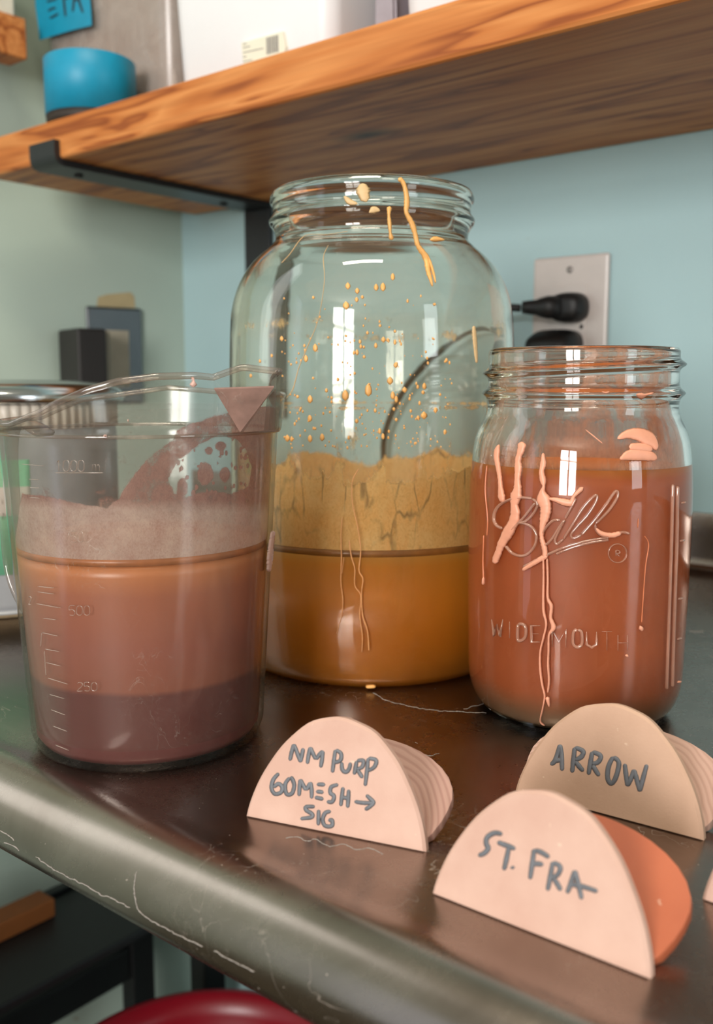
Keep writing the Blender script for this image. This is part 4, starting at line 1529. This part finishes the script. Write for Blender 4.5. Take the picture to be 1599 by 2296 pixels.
# ================================================================== LIDDED CONTAINER AND BOARD AT LEFT
M_card = plain('buff_board', (188, 164, 128), 0.7, var=0.15, nscale=40)
V, Fc = boxgeo(np.array([-0.46, 0.535, 0.0003]), [math.cos(.38), math.sin(.38), 0], [-math.sin(.38), math.cos(.38), 0], ZV, 0.285, 0.21, 0.0105)
o = mesh('backing_board', V, Fc, M_card, smooth=False)
fix_normals(o)
bevel(o, 0.002)
tag(o, 'buff board lying flat under the lidded tub behind the jug', 'board')
LC = np.array([-0.2480, 0.665, 0.0110])
t_l = thing('lidded_tub', 'grey tub with green label and silver lid, behind jug at left edge', 'tub', LC)
rt_ = 0.083
lathe('tub_body', smoothprof([(0.0, 0.0), (0.074, 0.0), (0.078, 0.003), (0.0795, 0.012), (0.0795, 0.06), (0.0795, 0.112), (0.077, 0.119)], 4), LC, plain('blue_grey_plastic', (158, 160, 164), 0.3), t_l, nseg=96)
M_ribw = plain('ribbed_white_plastic', (216, 206, 192), 0.4)
pr = [(0.0785, 0.1165), (0.0800, 0.1165), (0.0800, 0.1305), (0.0785, 0.1325)]
lathe('collar', pr, LC, M_ribw, t_l, phis=np.linspace(0, 2 * math.pi, 480, endpoint=False), dr=lambda R2, Z2, P2: 0.0007 * np.sign(np.sin(P2 * 80)) * (R2 > 0.0795))
M_chrome = plain('polished_lid_metal', (178, 180, 182), 0.16, 1.0, var=0.03)
lathe('lid', smoothprof([(0.080, 0.1322), (0.0845, 0.1330), (0.0852, 0.1370), (0.0838, 0.1400), (0.080, 0.1430), (0.070, 0.1455), (0.045, 0.1475), (0.0, 0.1480)], 5), LC, M_chrome, t_l, nseg=128)
# wrap-round label: green with a white band
V, Fc, = [], []
ph0, ph1 = math.radians(-150), math.radians(-57)
zs_ = [0.030, 0.062, 0.062, 0.082, 0.082, 0.098]
t_ = NT('green_label')
tcn = t_.n('ShaderNodeTexCoord')
sp = t_.n('ShaderNodeSeparateXYZ')
t_.l(tcn.outputs['Object'], sp.inputs[0])
mr_ = t_.n('ShaderNodeMapRange')
t_.l(sp.outputs['Z'], mr_.inputs[0])
mr_.inputs[1].default_value = 0.024
mr_.inputs[2].default_value = 0.098
cg = t_.ramp(mr_.outputs[0], [(0.0, lin((120, 196, 158))), (0.52, lin((120, 196, 158))), (0.53, lin((206, 202, 196))), (0.76, lin((206, 202, 196))), (0.77, lin((120, 196, 158)))], 'CONSTANT')
M_lab = t_.done(t_.bsdf(cg, 0.5))
lab = [LC + np.array([0.0799 * math.cos(p_), 0.0799 * math.sin(p_), z_]) for z_ in (0.026, 0.098) for p_ in np.linspace(ph0, ph1, 40)]
lab += [LC + np.array([0.0795 * math.cos(p_), 0.0795 * math.sin(p_), z_]) for z_ in (0.026, 0.098) for p_ in np.linspace(ph0, ph1, 40)]
FcL = []
for i in range(39):
    FcL += [(i, i + 1, 41 + i, 40 + i), (80 + i, 120 + i, 121 + i, 81 + i), (40 + i, 41 + i, 121 + i, 120 + i), (i, 80 + i, 81 + i, i + 1)]
FcL += [(0, 40, 120, 80), (39, 119, 159, 79)]
lb = mesh('paper_label', lab, FcL, M_lab, t_l, label='green paper label with a white middle band')
fix_normals(lb)
mb = MB()
lc_ = lambda x, y: hit(x, y, LC, lambda z: 0.0800)
for y_ in (1052, 1075, 1190, 1202, 1212, 1224):
    x_ = 2
    while x_ < 44:
        l_ = RNG.uniform(3, 9)
        stroke(mb, [(x_, y_, 2.0), (x_ + l_, y_ + .3, 2.0)], lc_, 0.0001, 3, 3, smooth=False)
        x_ += l_ + 3
for pl in ([(3, 1118), (6, 1130), (9, 1120)], [(14, 1116), (14, 1130)], [(2, 1152), (6, 1165), (9, 1152), (5, 1150)], [(10, 1165), (16, 1150), (19, 1163)]):
    stroke(mb, [(a, b, 2.6) for a, b in pl], lc_, 0.0001, 2, 3, smooth=False)
mb.build('label_print', plain('label_ink', (36, 44, 40), 0.6), t_l, smooth=False)

# ================================================================== OUTLETS
def on_back(x, y, off=0.0):
    return onpl(x, y, NV * (0.80 - off), NV)


def plug_lathe(mb, c, ax, prof, k=20, sq=1.0):
    """prof: (distance along ax, radius across, radius up)"""
    ax = np.array(ax, dtype=float)
    ax /= np.linalg.norm(ax)
    sid = np.cross(ZV, ax)
    sid /= np.linalg.norm(sid)
    upv = np.cross(ax, sid)
    rows = []
    for (s_, ra, rb) in prof:
        ring = []
        for a in np.linspace(0, 2 * math.pi, k, endpoint=False):
            ca_, sa_ = math.cos(a), math.sin(a)
            ca2 = math.copysign(abs(ca_) ** sq, ca_)
            sa2 = math.copysign(abs(sa_) ** sq, sa_)
            ring.append(np.array(c) + ax * s_ + sid * ra * ca2 + upv * rb * sa2)
        rows.append(ring)
    mb.add(*frames_strip(rows))


t_o = thing('wall_outlet', 'white plastic outlet plate on back wall with two black plugs in it', 'outlet', nd(0.80, 0.4055, 0.15))
PD0, PD1, PZ0, PZ1 = 0.369, 0.4425, 0.150, 0.2685
ndbox('cover_plate', 0.7945, 0.7998, PD0, PD1, PZ0, PZ1, M_ivory, t_o, bw=0.0035)
ndbox('receptacle', 0.7930, 0.7950, PD0 + 0.020, PD1 - 0.020, PZ0 + 0.026, PZ1 - 0.026, M_ivory, t_o, bw=0.0006)
mb = MB()
plug_lathe(mb, nd(0.7948, 0.4057, PZ1 - 0.0125), -NV, [(0, .0032, .0032), (.0008, .0030, .0030), (.0012, .002, .002)])
mb.build('screw', plain('painted_screw', (150, 142, 138), 0.4, 0.6), t_o)
ndbox('reset_button', 0.7920, 0.7931, 0.3905, 0.3935, 0.2040, 0.2075, M_dark, t_o, bw=0.0004)
t_p = thing('power_plug', 'black moulded plug with cord in the top socket of the white outlet', 'plug', nd(0.793, 0.405, 0.23))
mb = MB()
c_ = nd(0.7925, 0.4015, 0.2225)
plug_lathe(mb, c_, -NV, [(0, .0165, .0125), (.002, .0172, .0132), (.010, .0168, .0128), (.016, .0155, .0115), (.019, .012, .009), (.020, .006, .005)], 24, 0.75)
plug_lathe(mb, nd(0.779, 0.405, 0.2225), nd(-0.35, 1.0, 0.02), [(0, .010, .0100), (.012, .0110, .0100), (.018, .0085, .0085), (.022, .0068, .0068), (.028, .0062, .0062), (.034, .0055, .0055)], 20, 0.9)
mb.build('plug_body', M_black_pl, t_p)
mb = MB()
cord = [nd(0.768, 0.4395, 0.2228), nd(0.764, 0.452, 0.2232), nd(0.762, 0.466, 0.2190), nd(0.764, 0.49, 0.206), nd(0.768, 0.53, 0.180), nd(0.774, 0.57, 0.150), nd(0.780, 0.60, 0.105), nd(0.783, 0.60, 0.055), nd(0.770, 0.585, 0.020), nd(0.755, 0.56, 0.0036), nd(0.745, 0.52, 0.0036)]
tube3(mb, sm3(cord, 8), 0.0034, 10)
mb.build('cord', M_black_pl, t_p)
t_a = thing('plug_adapter', 'chunky black adapter plug in the lower socket of the white outlet', 'plug', nd(0.793, 0.412, 0.16))
mb = MB()
plug_lathe(mb, nd(0.7925, 0.4120, 0.1845), -NV, [(0, .0215, .0175), (.002, .0235, .0190), (.014, .0240, .0190), (.024, .0225, .0150), (.030, .0190, .0110), (.032, .012, .006)], 28, 0.55)
mb.build('adapter_body', M_black_pl, t_a)

t_o2 = thing('steel_outlet', 'steel outlet plate on the side wall behind a black charger', 'outlet', lw(0.708, 0.14))
M_plate = plain('brushed_plate', (120, 122, 126), 0.22, 1.0, var=0.05)
pa = lw(0.676, 0.132, 0.0055)
V, Fc = boxgeo(pa, le, ln, ZV, 0.0685, 0.0052, 0.113)
o = mesh('cover_plate', V, Fc, M_plate, t_o2, smooth=False)
fix_normals(o)
bevel(o, 0.003, 3)
V, Fc = boxgeo(lw(0.693, 0.152, 0.0072), le, ln, ZV, 0.033, 0.0020, 0.066)
o = mesh('receptacle', V, Fc, plain('beige_receptacle', (176, 166, 146), 0.4), t_o2, smooth=False)
fix_normals(o)
bevel(o, 0.0006)
t_w = thing('wall_charger', 'black box charger plugged into the steel outlet plate at left', 'charger', lw(0.70, 0.16, 0.02))
V, Fc = boxgeo(lw(0.641, 0.150, 0.0660), le, ln, ZV, 0.0335, 0.0590, 0.0660)
o = mesh('charger_body', V, Fc, plain('brown_black_plastic', (34, 29, 27), 0.55), t_w, smooth=False)
fix_normals(o)
bevel(o, 0.003, 3)
V, Fc = boxgeo(lw(0.6735, 0.154, 0.0500), le, ln, ZV, 0.0110, 0.0425, 0.0600)
o = mesh('pale_adapter_edge', V, Fc, plain('beige_adapter', (150, 142, 124), 0.5), t_w, smooth=False)
fix_normals(o)
bevel(o, 0.002)
# filler patch on the wall above the steel plate
t_ = []
pts = [(217, 688), (220, 666), (240, 660), (292, 655), (301, 664), (303, 690)]
Vf = [onpl(x, y, LWa - ln * 0.0006, ln) for x, y in pts]
Vb = [v + ln * 0.0005 for v in Vf]
k_ = len(pts)
o = mesh('filler_patch', Vf + Vb, [tuple(range(k_)), tuple(range(k_, 2 * k_))[::-1]] + [(i, (i + 1) % k_, k_ + (i + 1) % k_, k_ + i) for i in range(k_)], plain('tan_filler', (186, 168, 128), 0.7), smooth=False)
fix_normals(o)
tag(o, 'tan filler patch on the left wall above the steel outlet plate', 'patch')

# ================================================================== THINGS ON THE SHELF
ZS = 0.3922


def bin_(name, label, d0, d1, n0, n1, h, mat, taper, rad=0.02, cat='bin', wall=0.002, group=None):
    """open tapered tub with rounded corners"""
    cN, cD = (n0 + n1) / 2, (d0 + d1) / 2
    t = thing(name, label, cat, nd(cN, cD, ZS), group)
    def ringpts(hn, hd, r, z):
        out = []
        for (sx, sy, a0) in ((1, 1, 0), (-1, 1, 90), (-1, -1, 180), (1, -1, 270)):
            for a in np.linspace(a0, a0 + 90, 7):
                out.append(nd(cN + sx * (hn - r) + r * math.cos(math.radians(a)), cD + sy * (hd - r) + r * math.sin(math.radians(a)), z))
        return out
    hn, hd = (n1 - n0) / 2, (d1 - d0) / 2
    rows = []
    for f in (0.0, 0.03, 0.5, 0.96, 1.0):
        k2 = taper * (f - 0.3)
        rows.append(ringpts(hn + k2 - (0.003 if f == 0 else 0), hd + k2 - (0.003 if f == 0 else 0), rad, ZS + h * f))
    lip = ringpts(hn + taper * .7 + 0.006, hd + taper * .7 + .006, rad + .006, ZS + h)
    lip2 = ringpts(hn + taper * .7 + 0.006, hd + taper * .7 + .006, rad + .006, ZS + h + 0.004)
    inn_ = [ringpts(hn + taper * .7 - wall, hd + taper * .7 - wall, rad, ZS + h + 0.004)]
    for f in (0.96, 0.5, 0.04):
        k2 = taper * (f - 0.3)
        inn_.append(ringpts(hn + k2 - wall, hd + k2 - wall, rad, ZS + h * f))
    rows += [lip, lip2] + inn_
    V, Fc = frames_strip(rows)
    o = mesh('tub_wall', V, Fc, mat, t, auto=50)
    fix_normals(o)
    return t


TD1 = float(onpl(40, 170, NV * 0.614, NV) @ DV)
TD1 = min(TD1, 0.926)
TD0 = float(onpl(386, 110, NV * 0.614, NV) @ DV)
M_frost = thin_clear('frosted_plastic', (0.84, 0.80, 0.78), (0.5, 0.46, 0.45), haze=0.42, hazec=(205, 197, 190), rough=0.25, f0=0.06)
tub = bin_('storage_tub', 'tall translucent grey tub with blue tape label on pine shelf, leftmost', TD0, TD1, 0.614, 0.715, 0.27, M_frost, 0.012, 0.022, 'tub')
M_grey_in = plain('grey_powder', (232, 222, 214), 0.8, var=0.12, nscale=30)
ndbox('contents', 0.6200, 0.709, TD0 + .006, TD1 - .006, ZS + 0.006, ZS + 0.20, M_grey_in, tub, bw=0.012)
M_tape = plain('blue_tape', (0, 140, 176), 0.45, var=0.05, nscale=80)
ft = lambda x, y: (onpl(x, y, NV * 0.5585, NV) - NV * 0.0, -NV)
poly = [(78, -40), (79, 12), (86, 60), (88, 90), (120, 80), (160, 68), (205, 57), (203, 20), (198, -40)]
Vf = [onpl(x, y, NV * 0.6060, NV) for x, y in poly]
Vb = [v + NV * 0.0006 for v in Vf]
k_ = len(poly)
o = mesh('tape_label', Vf + Vb, [tuple(range(k_)), tuple(range(k_, 2 * k_))[::-1]] + [(i, (i + 1) % k_, k_ + (i + 1) % k_, k_ + i) for i in range(k_)], M_tape, tub, smooth=False, label='piece of blue masking tape with black marker letters')
fix_normals(o)
mb = MB()
mf = lambda x, y: (onpl(x, y, NV * 0.6060, NV), -NV)
for pl in ([(104, 4, 4), (116, 1, 4.5), (128, -3, 4)], [(107, 25, 4), (118, 19, 4.5), (126, 18, 4)], [(111, 41, 4), (122, 36, 4.5), (131, 30, 4)],
           [(141, -25, 4), (144, 10, 4.5), (147, 37, 4)], [(141, -28, 4), (154, -22, 4), (156, -8, 4), (143, -2, 4)], [(172, -40, 4), (166, 0, 4.5), (163, 27, 4)], [(172, -40, 4), (177, 0, 4.5), (186, 29, 4)], [(166, 2, 4), (172, 0, 4), (178, 0, 4)]):
    stroke(mb, [(a, b, c2 * 1.25) for a, b, c2 in pl], mf, 0.0003, 2.5, 5)
mb.build('marker_letters', plain('black_marker', (22, 36, 44), 0.5), tub)
# blue roll in front of the tub
tr = onpl(97, 190, NV * 0.568, NV)
tl = onpl(316, 190, NV * 0.568, NV)
RC = min(0.0415, np.linalg.norm(tr - tl) / 2 * 0.985)
mid_ = nd(0.5275 + RC, float(((tr + tl) / 2) @ DV), ZS)
t_r = thing('tape_roll', 'bright blue round roll standing on shelf before the grey tub', 'roll', mid_)
hr = zat(120, mid_[1] - RC * 0.6) - ZS
lathe('tape_band', [(RC - 0.004, 0.009), (RC, 0.009), (RC, hr - 0.001), (RC - 0.001, hr), (0.028, hr), (0.028, 0.009)], mid_, M_tape, t_r, nseg=96, closed=True)
lathe('core', [(RC - 0.001, 0.0), (RC - 0.0005, 0.009), (0.0285, 0.009), (0.026, hr - .001), (0.026, 0.0)], mid_, plain('dark_core', (44, 34, 28), 0.6), t_r, nseg=96, closed=True)

# white bins
d_a = float(onpl(386, 130, NV * 0.562, NV) @ DV)
d_b = float(onpl(738, 30, NV * 0.562, NV) @ DV)
wb = bin_('white_bin', 'white plastic bin with barcode sticker standing on the pine shelf', d_b, d_a, 0.562, 0.70, 0.22, M_white, 0.010, 0.016, 'bin')
stq = [(541, 96), (634, 70), (640, 104), (636, 135), (546, 150)]


def flat_patch(name, poly, nn_, mat, parent, th=0.0004, **k):
    Vf = [onpl(x, y, NV * nn_, NV) for x, y in poly]
    Vb = [v + NV * th for v in Vf]
    k_ = len(poly)
    o = mesh(name, Vf + Vb, [tuple(range(k_)), tuple(range(k_, 2 * k_))[::-1]] + [(i, (i + 1) % k_, k_ + (i + 1) % k_, k_ + i) for i in range(k_)], mat, parent, smooth=False, **k)
    fix_normals(o)
    return o


NST = 0.5610
flat_patch('barcode_sticker', stq, NST, plain('cream_sticker', (222, 218, 200), 0.5, var=0.01), wb, 0.0035)
mb = MB()
x = 597.0
ws = [1.6, 1.0, 2.4, 1.2, 1.0, 2.0, 1.0, 1.6, 2.4]
for w_ in ws:
    pl = [(x, 84.5 - (x - 597) * .25), (x + w_, 84.2 - (x - 597) * .25), (x + w_ + .8, 122 - (x - 597) * .25), (x + .8, 122 - (x - 597) * .25)]
    Vf = [onpl(a, b, NV * (NST - 0.0003), NV) for a, b in pl]
    Vb = [v + NV * 0.0002 for v in Vf]
    mb.add(Vf + Vb, [(0, 1, 2, 3), (7, 6, 5, 4), (0, 4, 5, 1), (1, 5, 6, 2), (2, 6, 7, 3), (3, 7, 4, 0)])
    x += w_ + 1.5
for y_, l_ in ((98, 8), (106, 14), (117, 44), (127, 5), (137, 18)):
    x_ = 545
    while x_ < 545 + l_:
        yy = y_ - (x_ - 545) * .22
        pl = [(x_, yy), (x_ + 3, yy - .6), (x_ + 3, yy + 1.2), (x_, yy + 1.8)]
        Vf = [onpl(a, b, NV * (NST - 0.0003), NV) for a, b in pl]
        Vb = [v + NV * 0.0002 for v in Vf]
        mb.add(Vf + Vb, [(0, 1, 2, 3), (7, 6, 5, 4), (0, 4, 5, 1), (1, 5, 6, 2), (2, 6, 7, 3), (3, 7, 4, 0)])
        x_ += 4.2
mb.build('barcode_print', plain('sticker_ink', (120, 116, 116), 0.6), wb, smooth=False)
d_c = d_b - 0.026
d_d = float(onpl(878, 10, NV * 0.585, NV) @ DV)
bin_('grey_bin', 'mauve grey plastic bin between two white bins on the shelf', d_d, d_c, 0.585, 0.70, 0.20, plain('mauve_grey_plastic', (160, 150, 158), 0.35), 0.004, 0.014, 'bin')
d_e = float(onpl(890, 10, NV * 0.562, NV) @ DV)
bin_('small_white_bin', 'white plastic bin at right of the grey bin, mostly above the photo', d_e - 0.16, d_e, 0.562, 0.70, 0.18, M_white, 0.008, 0.016, 'bin')
# second short shelf on the left wall with a white box
t_q = thing('side_shelf', 'short brown wooden shelf on the left wall behind the grey tub', 'shelf', lw(0.5, 0.43))
qa = onpl(28, 55, DV * 0.93, DV)
qb = onpl(28, 145, DV * 0.93, DV)
ndbox('board', qa @ NV - 0.25, qa @ NV, 0.905, 0.938, qb[2], qa[2], M_shelf, t_q, bw=0.002)
V, Fc = boxgeo(nd(qa @ NV - 0.24, 0.912, qa[2] + 0.0005), NV, DV, ZV, 0.232, 0.022, 0.10)
o = mesh('white_box', V, Fc, plain('cream_card', (222, 214, 196), 0.6), smooth=False)
fix_normals(o)
bevel(o, 0.002)
tag(o, 'cream card box on the short brown side shelf, top left corner', 'box')

# ================================================================== UNDER THE COUNTER
M_rack = plain('dark_green_paint', (20, 44, 44), 0.5)
M_rackb = plain('black_rack_paint', (16, 17, 18), 0.5)
t_k = thing('storage_rack', 'dark painted metal rack standing on the floor under the counter', 'rack', nd(0.5, 0.89, ZF))
ndbox('side_rail', 0.25, 0.655, 0.885, 0.900, -0.487, -0.440, M_rack, t_k, bw=0.002)
ndbox('side_rail', 0.25, 0.655, 0.885, 0.900, -0.553, -0.513, M_rackb, t_k, bw=0.002)
ndbox('rack_shelf', 0.25, 0.655, 0.76, 0.884, -0.415, -0.405, M_rackb, t_k, bw=0.002)
ndbox('back_panel', 0.25, 0.655, 0.886, 0.898, -0.439, -0.400, M_rackb, t_k, bw=0.001)
for n_ in (0.262, 0.670):
    for d_ in (0.765, 0.892):
        ndbox('post', n_ - 0.016, n_ + 0.016, d_ - 0.012, d_ + 0.012, ZF, -0.39, M_rackb, t_k, bw=0.002)
V, Fc = boxgeo(nd(0.30, 0.85, -0.4045), NV, DV, ZV, 0.235, 0.030, 0.020)
o = mesh('orange_board', V, Fc, plain('orange_wood', (120, 66, 18), 0.7), smooth=False)
fix_normals(o)
bevel(o, 0.002)
tag(o, 'orange wooden board lying on the dark rack under the counter', 'board')
# red tub on the floor
RT = np.array([-0.135, 0.752, -0.6095])
t_t = thing('red_tub', 'round red plastic tub standing under the counter, below its front edge', 'tub', RT)
M_red = plain('red_plastic', (130, 8, 26), 0.35, var=0.05, nscale=10)
hz_ = 0.158
RR_ = 0.138
lathe('tub_wall', [(RR_ * .78, 0.0), (RR_ * .97, hz_ - 0.03), (RR_, hz_ - .025), (RR_ + 0.012, hz_ - 0.02), (RR_ + 0.012, hz_ - .002), (RR_ + 0.008, hz_), (RR_ - 0.002, hz_), (RR_ * .95, hz_ - 0.02), (RR_ * .76, 0.006), (0.0, 0.006), (0.0, 0.0)], RT, M_red, t_t, nseg=96)
